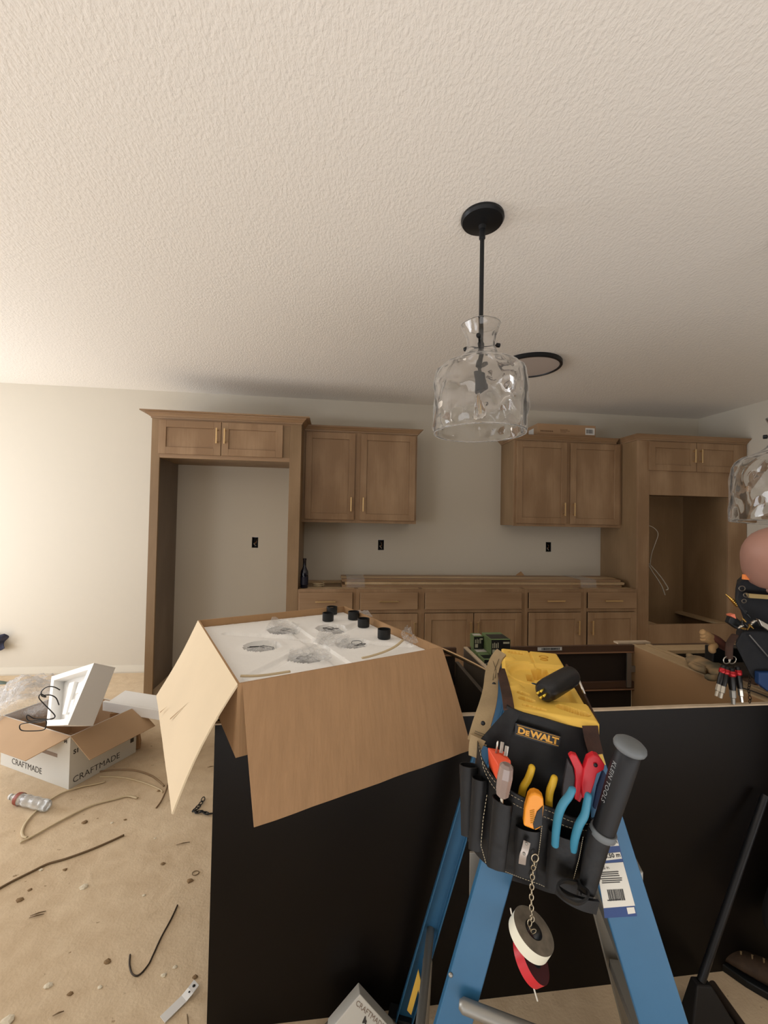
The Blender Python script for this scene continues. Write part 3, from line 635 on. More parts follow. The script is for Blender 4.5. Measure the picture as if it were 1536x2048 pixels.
def pendant(label, o, zb, zc):
    """o: plan position, zb: height of the rim, zc: the ceiling; built round the axis"""
    x, y = o; t = thing('pendant_lamp', label, 'pendant lamp', (x, y, zc), 'glass pendant lamps over the island')
    A = Vector((x, y, 0))
    MB().lathe([(.083, zc), (.084, zc - .010), (.078, zc - .020), (.040, zc - .030), (.016, zc - .034), (.013, zc - .048), (.001, zc - .048)], A, n=48).build('canopy', M_BLKM, t, smooth=True, auto=35)
    MB().lathe([(.012, zc - .046), (.012, zc - .085), (.0085, zc - .088), (.0085, zb + .34)], A, n=16).build('rod', M_BLKM, t, smooth=True, auto=35)
    # socket hub with three thumb screws through the neck
    MB().lathe([(.0085, zb + .36), (.011, zb + .355), (.011, zb + .33), (.017, zb + .30), (.017, zb + .262), (.008, zb + .255), (.008, zb + .24), (.0265, zb + .236), (.0275, zb + .17), (.024, zb + .165), (.001, zb + .165)], A, n=24).build('socket', M_BLKM, t, smooth=True, auto=35)
    arm = MB()
    for k in range(3):
        a = R(4 + 120 * k); d = Vector((math.cos(a), math.sin(a), 0)); arm.tube(smooth_path([A + Vector((0, 0, zb + .345)) + d * .010, A + Vector((0, 0, zb + .348)) + d * .03, A + Vector((0, 0, zb + .356)) + d * .068], 4), .0022, 6)
    arm.build('thumb_screw_arm', M_BLKM, t)
    for k in range(3):
        a = R(4 + 120 * k); d = Vector((math.cos(a), math.sin(a), 0)); c = A + Vector((0, 0, zb + .356)); MB().lathe([(.0075, .066), (.0085, .068), (.0085, .078), (.0075, .080)], c, ax=d, n=14).build('thumb_screw', M_BLKM, t, smooth=True, auto=35)
    prof = [(.177, 0), (.178, .03), (.179, .10), (.179, .18), (.177, .225), (.168, .247), (.148, .262), (.118, .275), (.090, .290), (.068, .310), (.055, .335), (.053, .355), (.058, .385), (.068, .410), (.076, .428)]
    # denser profile, wavy like hand-blown glass
    pf = []
    for i in range(len(prof) - 1):
        for j in range(5): f = j / 5; pf.append((prof[i][0] * (1 - f) + prof[i + 1][0] * f, prof[i][1] * (1 - f) + prof[i + 1][1] * f))
    pf.append(prof[-1]); n = 96; m = len(pf)
    def sh(u, v, off):
        k = v * (m - 1); i = min(int(k), m - 2); f = k - i; r = pf[i][0] * (1 - f) + pf[i + 1][0] * f; z = pf[i][1] * (1 - f) + pf[i + 1][1] * f
        a = u * 2 * math.pi; q = Vector((math.cos(a) * r * 24, math.sin(a) * r * 24, z * 19 + x * 3))
        amp = .0095 * min(1, z / .02) * (r / .177)
        return (x + (r - off + amp * noise.noise(q) * (1 if off == 0 else .2)) * math.cos(a), y + (r - off + amp * noise.noise(q) * (1 if off == 0 else .2)) * math.sin(a), zb + z)
    g = MB(); ids = [[], []]
    for s, off in ((0, 0), (1, .0035)):
        for j in range(m): ids[s].append([g.p(sh(k / n, j / (m - 1), off)) for k in range(n)])
    for s in (0, 1):
        for a, c in zip(ids[s], ids[s][1:]): g.bridge(a, c)
    g.bridge(ids[0][0], ids[1][0]); g.bridge(ids[0][-1], ids[1][-1])
    g.build('glass_shade', M_GLASS, t, smooth=True)
    bb = MB(); bb.lathe([(.012, .170), (.013, .155), (.022, .135), (.033, .112), (.0375, .090), (.035, .070), (.024, .054), (.010, .047), (.001, .046)], A + Vector((0, 0, zb)), n=28, cap0=False)
    bulb = bb.build('bulb', M_BULB, t, smooth=True)
    fm = MB()
    for k in range(4):
        a = R(90 * k + 20); d = Vector((math.cos(a), math.sin(a), 0)); fm.tube([A + Vector((0, 0, zb + .150)) + d * .004, A + Vector((0, 0, zb + .115)) + d * .010, A + Vector((0, 0, zb + .078)) + d * .006], .0012, 5)
    fm.build('filament', M_FIL, bulb)
    return t
pendant('clear glass pendant lamp hanging in full view over the island', (.551, -2.626), 1.820, HC)
p2 = dep(1576, 1030, 1.66)
P2 = pendant('second clear glass pendant, hung lower and cut by the right edge of the picture', (p2.x, p2.y), 1.492, HC)

P2.rotation_euler = (0, R(3), 0); P2.location.x += math.sin(R(3)) * 1.0   # the lower pendant swings slightly out of plumb
# flush disc light
t = thing('disc_ceiling_light', 'flat round black-rimmed ceiling light behind the pendant lamp', 'ceiling light', (1.432, -1.221, HC))
MB().lathe([(.226, 0), (.228, -.002), (.228, -.026), (.224, -.030), (.210, -.030), (.208, -.026), (.208, 0)], (1.432, -1.221, HC), n=72, closed=True).build('rim', M_BLKM, t, smooth=True, auto=35)
MB().lathe([(.209, -.001), (.209, -.022), (.001, -.024)], (1.432, -1.221, HC), n=64).build('diffuser', mat('opal diffuser', rgb(196, 184, 176), .5), t, smooth=True, auto=35)

# ================================================================ things on the cabinets
p = on(1075, 862, 1, -.27); pr = on(1191, 862, 1, -.27)
t = thing('flat_carton', 'flat brown carton lying on top of the right wall cabinet', 'carton', (p.x, -.27, ZT))
MB().box((p.x, -.27, ZT + .001), (pr.x, -.02, ZT + .185)).build('carton_body', mat('printed carton', rgb(176, 142, 108), .8), t, bevel=.002)
MB().box((pr.x - .11, -.271, ZT + .09), (pr.x - .01, -.2702, ZT + .16)).build('shipping_label', M_WHITE, t)
b = MB(); rnd = random.Random(5); x = pr.x - .10
while x < pr.x - .025: w = rnd.choice((.002, .003, .005)); b.box((x, -.2716, ZT + .105), (x + w, -.271, ZT + .145)); x += w + .003
b.build('barcode', M_MARK, t)
MB().box((p.x - .0008, -.19, ZT + .08), (p.x, -.08, ZT + .15)).build('shipping_label', M_WHITE, t)
b = MB(); rnd = random.Random(6)
for (x0, z0, L_) in ((.03, .105, .13), (.24, .13, .08), (.24, .118, .10), (.24, .106, .06)):
    x = x0
    while x < x0 + L_: w = rnd.uniform(.004, .012); b.box((p.x + x, -.2706, ZT + z0), (p.x + x + w, -.270, ZT + z0 + (.012 if x0 < .1 else .005))); x += w + .003
b.build('printed_lines', mat('carton ink', rgb(112, 82, 58), .8), t)

# bottle on the base cabinet
pb = on(595, 1173, 1, -.485); pb.z = .8765; pb.x = -.258
t = thing('bottle', 'dark blue glass bottle on the left end of the base cabinets', 'bottle', pb)
MB().lathe([(.030, 0), (.033, .004), (.034, .12), (.032, .145), (.020, .17), (.0145, .185), (.0135, .24), (.016, .243), (.016, .255), (.013, .257), (.001, .257)], pb, n=28).build('glass_body', mat('dark blue glass', rgb(14, 16, 34), .12, spec=.7), t, smooth=True, auto=50)
MB().lathe([(.0345, .03), (.0345, .10)], pb, n=28, cap0=False, cap1=False).build('bottle_label', mat('dark bottle label', rgb(26, 26, 44), .5), t, smooth=True)

# bundle of crown moulding strips
pl = on(682, 1168, 1, -.43)
t = thing('moulding_bundle', 'long bundle of wooden moulding strips taped together on the base cabinets', 'moulding', (pl.x, -.43, .877))
rnd = random.Random(8)
for k in range(9):
    y = -.475 + (k % 3) * .11 + (k // 3) * .012; z = .877 + (k // 3) * .0245
    x0 = pl.x + rnd.uniform(0, .035); x1 = 2.79 - rnd.uniform(0, .05)
    prof = [(.004, 0), (.096, 0), (.096, .018), (.090, .0215), (.010, .0215), (0, .017), (0, .012), (.006, .009), (.004, .003)]
    MB().prism([(x0, y + a, z + c) for a, c in prof], (x1 - x0, 0, 0)).build('moulding_strip', M_PLY if k in (3, 7) else M_WOODH, t)
for xx, w in ((pl.x + .05, .16), (2.32, .16)):
    b = MB(); b.grid(lambda u, v, xx=xx, w=w: (xx + u * w, [-.480, -.470, -.30, -.12][int(v * 3 + .01)], [.878, .952, .953, .951][int(v * 3 + .01)]), 10, 3); b.build('plastic_wrap', M_FILM, t, smooth=False)
pc = on(1040, 1150, 1, -.16)
tag(MB().hexa([(pc.x - .06, -.17, .93), (pc.x + .06, -.17, .93), (pc.x + .06, -.16, .93), (pc.x - .06, -.16, .93)], [(pc.x - .03, -.15, .955), (pc.x + .03, -.12, .985), (pc.x + .03, -.11, .985), (pc.x - .03, -.14, .955)]).build('card_offcut', M_CARD, None, loc=(pc.x, -.17, .93)), 'small folded brown card offcut standing on the moulding bundle', 'cardboard')
pk = on(637, 1168, 1, -.33)
tag(MB().tube([Vector((pk.x + .05 * math.cos(a / 3), -.33 + .045 * math.sin(a / 3), .862 + .0009 * a)) for a in range(0, 42)], .005, 6).build('cable_coil', M_CBL, None, smooth=True, loc=(pk.x, -.33, .86)), 'loose coil of cable in the open top of the leftmost base cabinet', 'cable')
MB().box((-0.28, -.537 + .13, .84), (0.17, -.11, .856)).build('inner_board', M_SIDE, [o for o in bpy.data.objects if o.name == 'base_cabinet'][0])
# ================================================================ blue step ladder
LU = Vector((.3300, .9440, 0)).normalized(); LV = Vector((.9440, -.3300, 0)).normalized(); ZZ = Vector((0, 0, 1))
N0 = Vector((.407, -3.448, 1.12)); F0 = Vector((.546, -3.0815, 1.12))
LF = Fr(N0, LV, LU, ZZ)     # local frame of the ladder top: x across, y away from the camera, z up
M_YEL = mat('yellow moulded plastic', rgb(240, 196, 88), .42, var=.06, vscale=14, spec=.4)
M_BLUE = mat('blue fibreglass', rgb(46, 100, 138), .42, var=.06, vscale=10)
M_ALU = mat('dull aluminium', rgb(150, 148, 142), .45, .75)
lad = thing('step_ladder', 'blue fibreglass step ladder with a yellow tool-holder top, in front of the island', 'ladder', (.47, -3.26, 0))
CLEN = .395
# plan corners of the moulded top in the ladder frame: near left, near right, far left, far right
CQ = [(-.070, .008), (.079, -.016), (-.067, .396), (.078, .388)]
def quad_xy(u, v):
    """u across, v from the camera end to the far end"""
    a = Vector(CQ[0]).lerp(Vector(CQ[1]), u); c = Vector(CQ[2]).lerp(Vector(CQ[3]), u); return a.lerp(c, v)
sm = lambda t: max(0.0, min(1.0, t)) ** 2 * (3 - 2 * max(0.0, min(1.0, t)))
def seg(x, y, a, b):
    dx, dy = b[0] - a[0], b[1] - a[1]; t = max(0, min(1, ((x - a[0]) * dx + (y - a[1]) * dy) / (dx * dx + dy * dy + 1e-9))); return math.hypot(x - a[0] - t * dx, y - a[1] - t * dy)
def cap_top(x, y):
    z = 0.0
    # right half lies lower behind the crease; middle wall
    z -= .009 * sm((.288 - y) / .008) * sm((x - .004) / .006) * sm((y - .060) / .012)
    z -= .012 * sm((y - .075) / .01) * sm((.180 - y) / .012) * sm((x - .012) / .006) * sm((.066 - x) / .010)
    z -= .004 * sm(1 - abs(x - .006) / .004) * sm((y - .29) / .005)
    # left scoop with its curved rim
    r = math.hypot((x + .008) * 1.05, (y - .215) * .85)
    z -= .013 * sm((.058 - r) / .012) * sm((.010 - x) / .006)
    z -= .004 * sm(1 - abs(r - .064) / .004) * sm((-x) / .01)
    z -= .010 * sm((y - .155) / .01) * sm((.175 - y) / .01) * 0
    # sockets and slots with flat floors
    def pit(d, dp): 
        nonlocal z
        if d > 0: z = min(z, z - dp * sm(d / .0035))
    pit(.0110 - seg(x, y, (.026, .036), (.061, .014)), .030)
    pit(.0120 - seg(x, y * 1.0, (-.040, .366), (-.018, .360)), .030)
    pit(min(.019 - abs(x - .016), .034 - abs(y - .238)), .034)
    pit(min(.008 - abs(x + .012), .022 - abs(y - .215)), .020)
    pit(.0070 - seg(x, y, (-.046, .086), (-.034, .078)), .026); pit(.0085 - seg(x, y, (-.044, .058), (-.030, .050)), .026)
    pit(.0042 - seg(x, y, (-.044, .026), (-.010, .012)), .018); pit(.009 - seg(x, y, (.000, .110), (.004, .135)), .020)
    # raised tabs on the left rim
    for ty in (.305, .112): z += .007 * sm((.030 - math.hypot((x + .066) * .9, (y - ty) * 1.5)) / .012)
    return z
def capf(u, v):
    x, y = quad_xy(v, u); wob = .006 * math.exp(-((y - .25) / .03) ** 2) + .005 * math.exp(-((y - .16) / .03) ** 2)
    if v < .02: x += wob
    zz = cap_top(x, y)
    e = min(u * .39, (1 - u) * .39, v * .145, (1 - v) * .145)
    return (x, y, zz - .003 * (1 - sm(e / .004)))
mb = MB(LF); NU, NV = 200, 88
mb.grid(capf, NU, NV, thick=lambda u, v: (quad_xy(v, u)[0], quad_xy(v, u)[1], -.046 - (.014 if u < .12 else 0)))
cap = mb.build('top_cap', M_YEL, lad, smooth=True, auto=60)
M_DYEL = mat('darker yellow relief', rgb(190, 138, 34), .5)
b = MB(LF)
for (cx, cy, r) in ((.038, .345, .011), (.036, .322, .009)):
    b.tube([LF.o * 0 + Vector((cx + r * math.cos(a), cy + r * .8 * math.sin(a), .0006)) for a in [k * math.pi / 8 for k in range(16)]], .0011, 5, closed=True)
b.build('moulded_mark', M_DYEL, cap)
def channel(name, p0, p1, wdir, ndir, w, dpt, m, th=.004, label=None, w2=None):
    """C-shaped rail from p0 to p1: web of width w along wdir facing ndir, flanges going back by dpt"""
    d = (p1 - p0).normalized(); wd = (wdir - d * wdir.dot(d)).normalized(); nd = wd.cross(d).normalized()
    if nd.dot(ndir) < 0: nd = -nd
    h = w / 2; prof = [(-h, 0), (h, 0), (h, -dpt), (h - th, -dpt), (h - th, -th), (-h + th, -th), (-h + th, -dpt), (-h, -dpt)]
    b = MB(); a = [b.p(p0 + wd * x + nd * y) for x, y in prof]; c = [b.p(p1 + wd * x + nd * y) for x, y in prof]
    b.bridge(a, c); b.addf((a[0], a[1], a[4], a[5])); b.addf((a[1], a[2], a[3], a[4])); b.addf((a[0], a[5], a[6], a[7]))
    b.addf((c[0], c[1], c[4], c[5])); b.addf((c[1], c[2], c[3], c[4])); b.addf((c[0], c[5], c[6], c[7]))
    o = b.build(name, m, lad, bevel=.004)
    if label: o['label'] = label
    return o, wd, nd, d
def line(a, d, zend=0.012): return a + d * ((zend - a.z) / d.z)
nl_d = Vector((-0.3118, -0.0567, -0.9613)); nr_d = Vector((0.2530, -0.1623, -0.9563)); fl_d2 = Vector((-.235, .095, -.967)); fr_d = Vector((.262, -.03, -.9645))
nlA = Vector((.3805, -3.437, 1.075)); nrA = Vector((.450, -3.461, 1.075)); flA = Vector((.490, -3.062, 1.08)); frA = Vector((.575, -3.09, 1.08))
rails = {}
rails['nl'] = channel('rail', nlA, line(nlA, nl_d), LV, -LU, .057, .028, M_BLUE)
rails['nr'] = channel('rail', nrA, line(nrA, nr_d), LV, -LU, .076, .030, M_BLUE)
rails['fl'] = channel('rail', flA, line(flA, fl_d2), LV, LU, .048, .026, M_BLUE)
rails['fr'] = channel('rail', frA, line(frA, fr_d), LV, LU, .066, .028, M_ALU, label='grey far front rail')
# steps between the right-hand pair, bars between the left-hand pair
for z in (.84, .56, .28):
    a = line(nrA, nr_d, z); c = line(frA, fr_d, z); mid = LV
    b = MB(); dd = (c - a).normalized(); sd = Vector((dd.y, -dd.x, 0))
    b.hexa([a - sd * .03 + dd * .012, a + sd * .04 + dd * .012, c + sd * .04 - dd * .012, c - sd * .03 - dd * .012], [a - sd * .03 + dd * .012 + ZZ * .022, a + sd * .04 + dd * .012 + ZZ * .022, c + sd * .04 - dd * .012 + ZZ * .022, c - sd * .03 - dd * .012 + ZZ * .022])
    b.build('step', M_ALU, lad, bevel=.002)
for z in (.30,):
    a = line(nlA, nl_d, z); c = line(flA, fl_d2, z); MB().tube([a, c], .011, 10, flat=.6).build('rear_bar', M_ALU, lad, smooth=True, auto=40)
for z, s in ((.86, 0), ):
    pass
# braces from the rails
def onpl(px, py, P0, n): d = ray(px, py); return CAM + d * ((P0 - CAM).dot(n) / d.dot(n))
_pl = flA - LU * .045
a = onpl(856, 1908, _pl, LU); c = onpl(846, 2075, _pl, LU)
MB().tube([a, a + (c - a) * .08, c], [.007, .0135, .0135], 14).build('brace', M_ALU, lad, smooth=True, auto=60)
_pl = nlA + rails['nl'][2] * .014
a = onpl(918, 2008, _pl, rails['nl'][2]); c = onpl(1130, 2090, _pl, rails['nl'][2])
MB().tube([a, a + (c - a) * .04, c], [.006, .011, .011], 14).build('brace', M_ALU, lad, smooth=True, auto=60)
_pl = nlA + LU * .035
MB().prism([onpl(x, y, _pl, LU) for x, y in ((939, 1706), (975, 1706), (958, 1790), (938, 1832))], LU * .006).build('hinge_strip', M_ALU, lad, bevel=.001)
a = line(flA, fl_d2, .20) - LV * .005 - LU * .03
tg = MB().prism([a - LV * .030 - ZZ * .12, a, a + LV * .030 - ZZ * .12, a + LV * .016 - ZZ * .13, a + LV * .001 - ZZ * .055, a - LV * .018 - ZZ * .13], LU * .004).build('yellow_clip', M_YEL, lad)
for z in (.66, .52):
    r_, wd, nd, d = rails['nl']; q = line(nlA, nl_d, z) - wd * .027 + nd * .0; MB().lathe([(.004, 0), (.004, .0015), (.0025, .003), (.001, .003)], q, ax=nd, n=12).build('rivet', M_ALU, lad, smooth=True)
# four rubber feet
for a_, d_ in ((nlA, nl_d), (nrA, nr_d), (flA, fl_d2), (frA, fr_d)):
    q = line(a_, d_, 0.0); MB(Fr(q, LV, LU)).box((-.042, -.022, 0), (.042, .022, .030)).build('rubber_foot', M_BLACK, lad, bevel=.004)
# the sticker on the near right rail
M_LBLUE = mat('sticker blue', rgb(20, 58, 118), .45); M_LWHITE = mat('sticker white', rgb(222, 218, 206), .55)
_, swd, snd, sd_ = rails['nr']
if swd.dot(LV) < 0: swd = -swd
def at_rail(px, py, off=.0006):
    n = snd; P0 = nrA + n * off; d = ray(px, py); return CAM + d * ((P0 - CAM).dot(n) / d.dot(n))
so = at_rail(1222, 1760); sy = -sd_; sx = swd
def quad(lst, off, m, name, par):
    b = MB(); pts = [at_rail(x, y, off) for x, y in lst]; b.prism(pts, snd * .0003); return b.build(name, m, par)
st = quad([(1193, 1668), (1233, 1668), (1274, 1832), (1209, 1836)], .0006, M_LBLUE, 'sticker', lad); st['label'] = 'blue and white printed sticker'
quad([(1196, 1678), (1234, 1678), (1238, 1691), (1200, 1694)], .0010, M_LWHITE, 'white_field', st)
quad([(1198, 1708), (1240, 1704), (1244, 1717), (1201, 1722)], .0010, M_LWHITE, 'white_field', st)
quad([(1193, 1728), (1246, 1724), (1270, 1811), (1207, 1816)], .0010, M_LWHITE, 'white_field', st)
quad([(1253, 1815), (1268, 1814), (1271, 1826), (1256, 1828)], .0010, M_LWHITE, 'white_field', st)
def rtext(body, px, py, size, m=None, ox=.0016, bold=.0):
    n = swd.cross(sy); o_ = at_rail(px, py, ox); xx = (at_rail(px + 10, py - 1, ox) - o_); xx = (xx).normalized(); yy = sy
    if xx.cross(yy).dot(snd) < 0: yy = -yy
    return text(body, m or M_PRINT, size, st, o_, xx, yy, ext=.0002, bold=bold)
rtext('1.50 m', 1219, 1684.5, .0095, bold=.0002); rtext('0.50 m', 1225, 1711.5, .0095, bold=.0002); rtext('54L2 in.', 1208, 1736, .0060)
for k, (px, py, wpx) in enumerate(((1220, 1744, 34), (1218, 1748, 38), (1221, 1752, 36), (1222, 1757, 44), (1224, 1761, 40), (1222, 1765, 36), (1228, 1800, 26))):
    a = at_rail(px - wpx / 2, py + 1, .0016); c = at_rail(px + wpx / 2, py - 1, .0016); nn = (c - a).normalized(); up_ = nn.cross(snd).normalized() * .0007
    MB().prism([a - up_, c - up_, c + up_, a + up_], snd * .0002).build('print_line', M_MARK, st)
b = MB(); rnd = random.Random(11); x = 0
while x < 31:
    w = rnd.choice((.6, .6, 1.2, 1.8)); b.prism([at_rail(1214 + x, 1779.5 - x * .05, .0016), at_rail(1214 + x + w, 1779.5 - x * .05, .0016), at_rail(1219 + x + w, 1802 - x * .05, .0016), at_rail(1219 + x, 1802 - x * .05, .0016)], snd * .0002); x += w + rnd.choice((.5, .8))
b.build('barcode', M_PRINT, st)

# ================================================================ black leather tool pouch hanging on the near end of the ladder
M_LEA = mat('black leather', rgb(17, 17, 18), .46, var=.35, vscale=9, bump=.35, bscale=45, bdist=.003, spec=.35)
M_LEA2 = mat('worn black leather', rgb(24, 24, 25), .48, var=.6, vscale=9, spec=.35, bump=.3, bscale=60, bdist=.002)
M_SUEDE = mat('brown leather strap', rgb(62, 40, 30), .8, var=.35, vscale=25, bump=.4, bscale=150, bdist=.002)
M_STITCH = mat('cream stitching', rgb(196, 184, 156), .7)
PN = (-LU + ZZ * .06).normalized()
def pn(px, py, off):
    """point seen at a pixel on the plane off metres in front of the ladder end, facing the camera"""
    P0 = N0 + PN * off; d = ray(px, py); return CAM + d * ((P0 - CAM).dot(PN) / d.dot(PN))
pou = thing('tool_pouch', 'black leather tool pouch with many pockets hanging from the ladder top', 'tool pouch', pn(1070, 1620, .04))
def sheet(pts, off, m, name, th=.003, parent=None, bevel=.0008):
    return MB().prism([pn(x, y, off) for x, y in pts], -PN * th).build(name, m, parent or pou, bevel=bevel)
def surf(top, bot, offt, offb, nu, nv, m, name, th=.003, seed=0, rough=.0012, bulge=0.0):
    """curved leather wall between a top and a bottom pixel curve; off* are functions of u giving the stand-off"""
    def cur(c, u):
        k = u * (len(c) - 1); i = min(int(k), len(c) - 2); f = k - i; p0 = c[max(i - 1, 0)]; p1 = c[i]; p2 = c[i + 1]; p3 = c[min(i + 2, len(c) - 1)]
        return tuple(.5 * (2 * p1[j] + (p2[j] - p0[j]) * f + (2 * p0[j] - 5 * p1[j] + 4 * p2[j] - p3[j]) * f * f + (3 * p1[j] - p0[j] - 3 * p2[j] + p3[j]) * f ** 3) for j in (0, 1))
    def fn(u, v):
        a = cur(top, u); c = cur(bot, u); x = a[0] + (c[0] - a[0]) * v; y = a[1] + (c[1] - a[1]) * v
        off = offt(u) * (1 - v) + offb(u) * v + bulge * math.sin(math.pi * v) + rough * noise.noise(Vector((u * 9, v * 7, seed)))
        return pn(x, y, off)
    mb = MB(); mb.grid(fn, nu, nv, thick=lambda u, v: fn(u, v) - PN * th); return mb.build(name, m, pou, smooth=True, auto=40), fn
# back panel
surf([(1014, 1410), (1042, 1424), (1090, 1437), (1140, 1452), (1178, 1458)], [(940, 1684), (990, 1745), (1060, 1772), (1120, 1790), (1186, 1780)], lambda u: .012, lambda u: .006, 18, 14, M_LEA2, 'back_panel', th=.004, bulge=.006)
surf([(1014, 1412), (1006, 1428), (985, 1452), (962, 1478)], [(1042, 1424), (1034, 1440), (1022, 1470), (1000, 1530)], lambda u: .016, lambda u: .018, 10, 6, M_LEA2, 'shoulder_panel', th=.003)
# front lip: runs from the left corner down and across to the right
lip = [(955, 1482), (966, 1520), (990, 1556), (1024, 1583), (1062, 1602), (1102, 1616), (1145, 1636), (1184, 1640), (1204, 1618)]
band = [(962, 1500), (968, 1540), (988, 1578), (1020, 1606), (1058, 1625), (1098, 1640), (1140, 1658), (1184, 1662), (1208, 1640)]
bott = [(934, 1680), (955, 1712), (985, 1738), (1012, 1746), (1050, 1758), (1090, 1772), (1130, 1790), (1168, 1800), (1196, 1776)]
bul = lambda u: .020 + .050 * math.sin(math.pi * min(1, max(0, u))) ** .7
fp, ffn = surf(lip, bott, bul, lambda u: .015 + .030 * math.sin(math.pi * u) ** .7, 40, 14, M_LEA, 'front_panel', th=.004, seed=2)
bd, bfn = surf(lip, band, lambda u: bul(u) + .003, lambda u: bul(u) + .002, 40, 3, M_LEA2, 'lip_band', th=.003, seed=2)
def stitch(fn_, n, parent, name='stitching', off=.0012, r=.00055):
    b = MB()
    for k in range(n):
        a = fn_((k + .15) / n); c = fn_((k + .75) / n); b.tube([a + PN * off, c + PN * off], r, 4)
    return b.build(name, M_STITCH, parent)
def st_path(pts, offf, n, parent):
    def g(t):
        k = t * (len(pts) - 1); i = min(int(k), len(pts) - 2); f = k - i
        return pn(pts[i][0] * (1 - f) + pts[i + 1][0] * f, pts[i][1] * (1 - f) + pts[i + 1][1] * f, offf(t) if callable(offf) else offf)
    return stitch(g, n, parent)
for v in (.28, .85):
    stitch(lambda t, v=v: bfn(t, v), 46, bd)
# pockets: open tubes standing off the front panel
def tube_pocket(top, bot, wt, wb, off, m, dpt=.75, name='pocket', n=20, th=.0022, seed=0, slant=0, squash_b=.5):
    """open-topped leather sleeve between two pixel centres, widths in metres"""
    T_ = pn(top[0], top[1], off); B_ = pn(bot[0], bot[1], off); ax = (T_ - B_).normalized(); sx_ = ax.cross(PN).normalized()
    if sx_.dot(LV) < 0: sx_ = -sx_
    nn = sx_.cross(ax).normalized(); nn = nn if nn.dot(PN) > 0 else -nn
    mb = MB(); rings = [[], []]; rows = 9
    for s, o2 in ((0, 0), (1, th)):
        for j in range(rows):
            f = j / (rows - 1); c = T_.lerp(B_, f); w = wt + (wb - wt) * f; dd = w * dpt * (1 - f * squash_b); ring = []
            for k in range(n):
                a = 2 * math.pi * k / n; nz = .0010 * noise.noise(Vector((math.cos(a) * 2, math.sin(a) * 2 + f * 5, seed)))
                ring.append(mb.p(c + sx_ * ((w - o2 + nz) * math.cos(a)) + nn * ((dd - o2 + nz) * math.sin(a)) + ax * (slant * math.cos(a) if j == 0 else 0)))
            rings[s].append(ring)
    for s in (0, 1):
        for a, c in zip(rings[s], rings[s][1:]): mb.bridge(a, c)
    mb.bridge(rings[0][0], rings[1][0]); mb.addf(rings[0][-1])
    o = mb.build(name, m, pou, smooth=True, auto=50); return o, T_, B_, sx_, nn
tube_pocket((938, 1530), (936, 1672), .0175, .0125, .030, M_LEA2, .6, seed=1)
tube_pocket((960, 1556), (950, 1700), .0145, .0115, .050, M_LEA, .7, seed=2)
tube_pocket((1005, 1600), (992, 1736), .0175, .0150, .084, M_LEA, .7, seed=3, slant=-.003)
tube_pocket((1056, 1656), (1050, 1752), .0200, .0185, .074, M_LEA, .45, seed=4)
tube_pocket((1135, 1668), (1122, 1784), .0305, .0260, .066, M_LEA, .50, seed=5)
tube_pocket((1200, 1664), (1172, 1786), .0190, .0135, .084, M_LEA, .7, seed=6)
# seams with cream stitches
for pts, o_ in (([(974, 1588), (966, 1640), (962, 1690), (972, 1726)], .060), ([(1022, 1620), (1016, 1670), (1008, 1735)], .082), ([(1084, 1650), (1078, 1700), (1072, 1735)], .080), ([(1166, 1672), (1158, 1715), (1146, 1760)], .078), ([(1010, 1742), (1040, 1754), (1080, 1768), (1110, 1782)], .056)):
    st_path(pts, o_, 22, pou)
# the big wrap at the right: hammer loop with a curled strap below
def ribbon(path, w, m, name, th=.003, wdir=None, smoothk=5, parent=None):
    """flat strap along 3d points, width w along wdir"""
    P = smooth_path(path, smoothk); b = MB(); prev = None; rows = []
    for i, q in enumerate(P):
        t_ = (P[min(i + 1, len(P) - 1)] - P[max(i - 1, 0)]).normalized(); wd = Vector(wdir) if wdir is not None else LV
        wd = (wd - t_ * wd.dot(t_)).normalized(); nn = t_.cross(wd).normalized(); ww = w[0] + (w[1] - w[0]) * i / (len(P) - 1) if isinstance(w, tuple) else w
        rows.append([b.p(q + wd * ww / 2 + nn * th / 2), b.p(q - wd * ww / 2 + nn * th / 2), b.p(q - wd * ww / 2 - nn * th / 2), b.p(q + wd * ww / 2 - nn * th / 2)])
    for a, c in zip(rows, rows[1:]): b.bridge(a, c)
    b.addf(rows[0]); b.addf(rows[-1][::-1]); return b.build(name, m, parent or pou, smooth=True, auto=40)
ribbon([pn(1196, 1640, .052), pn(1194, 1690, .060), pn(1184, 1740, .062), pn(1172, 1790, .056)], (.024, .018), M_LEA, 'holster_sleeve', .012)
ribbon([pn(1150, 1765, .085), pn(1128, 1762, .095), pn(1115, 1772, .104), pn(1126, 1792, .112), pn(1152, 1806, .115), pn(1172, 1800, .112), pn(1176, 1786, .104), pn(1162, 1774, .094), pn(1156, 1762, .086)], .012, M_LEA2, 'curled_loop', .003, wdir=(ZZ * .9 + PN * .6))
ribbon([pn(1112, 1778, .096), pn(1135, 1795, .102), pn(1165, 1808, .100), pn(1194, 1814, .090)], (.013, .020), M_LEA2, 'strap_tail', .005, wdir=ZZ)
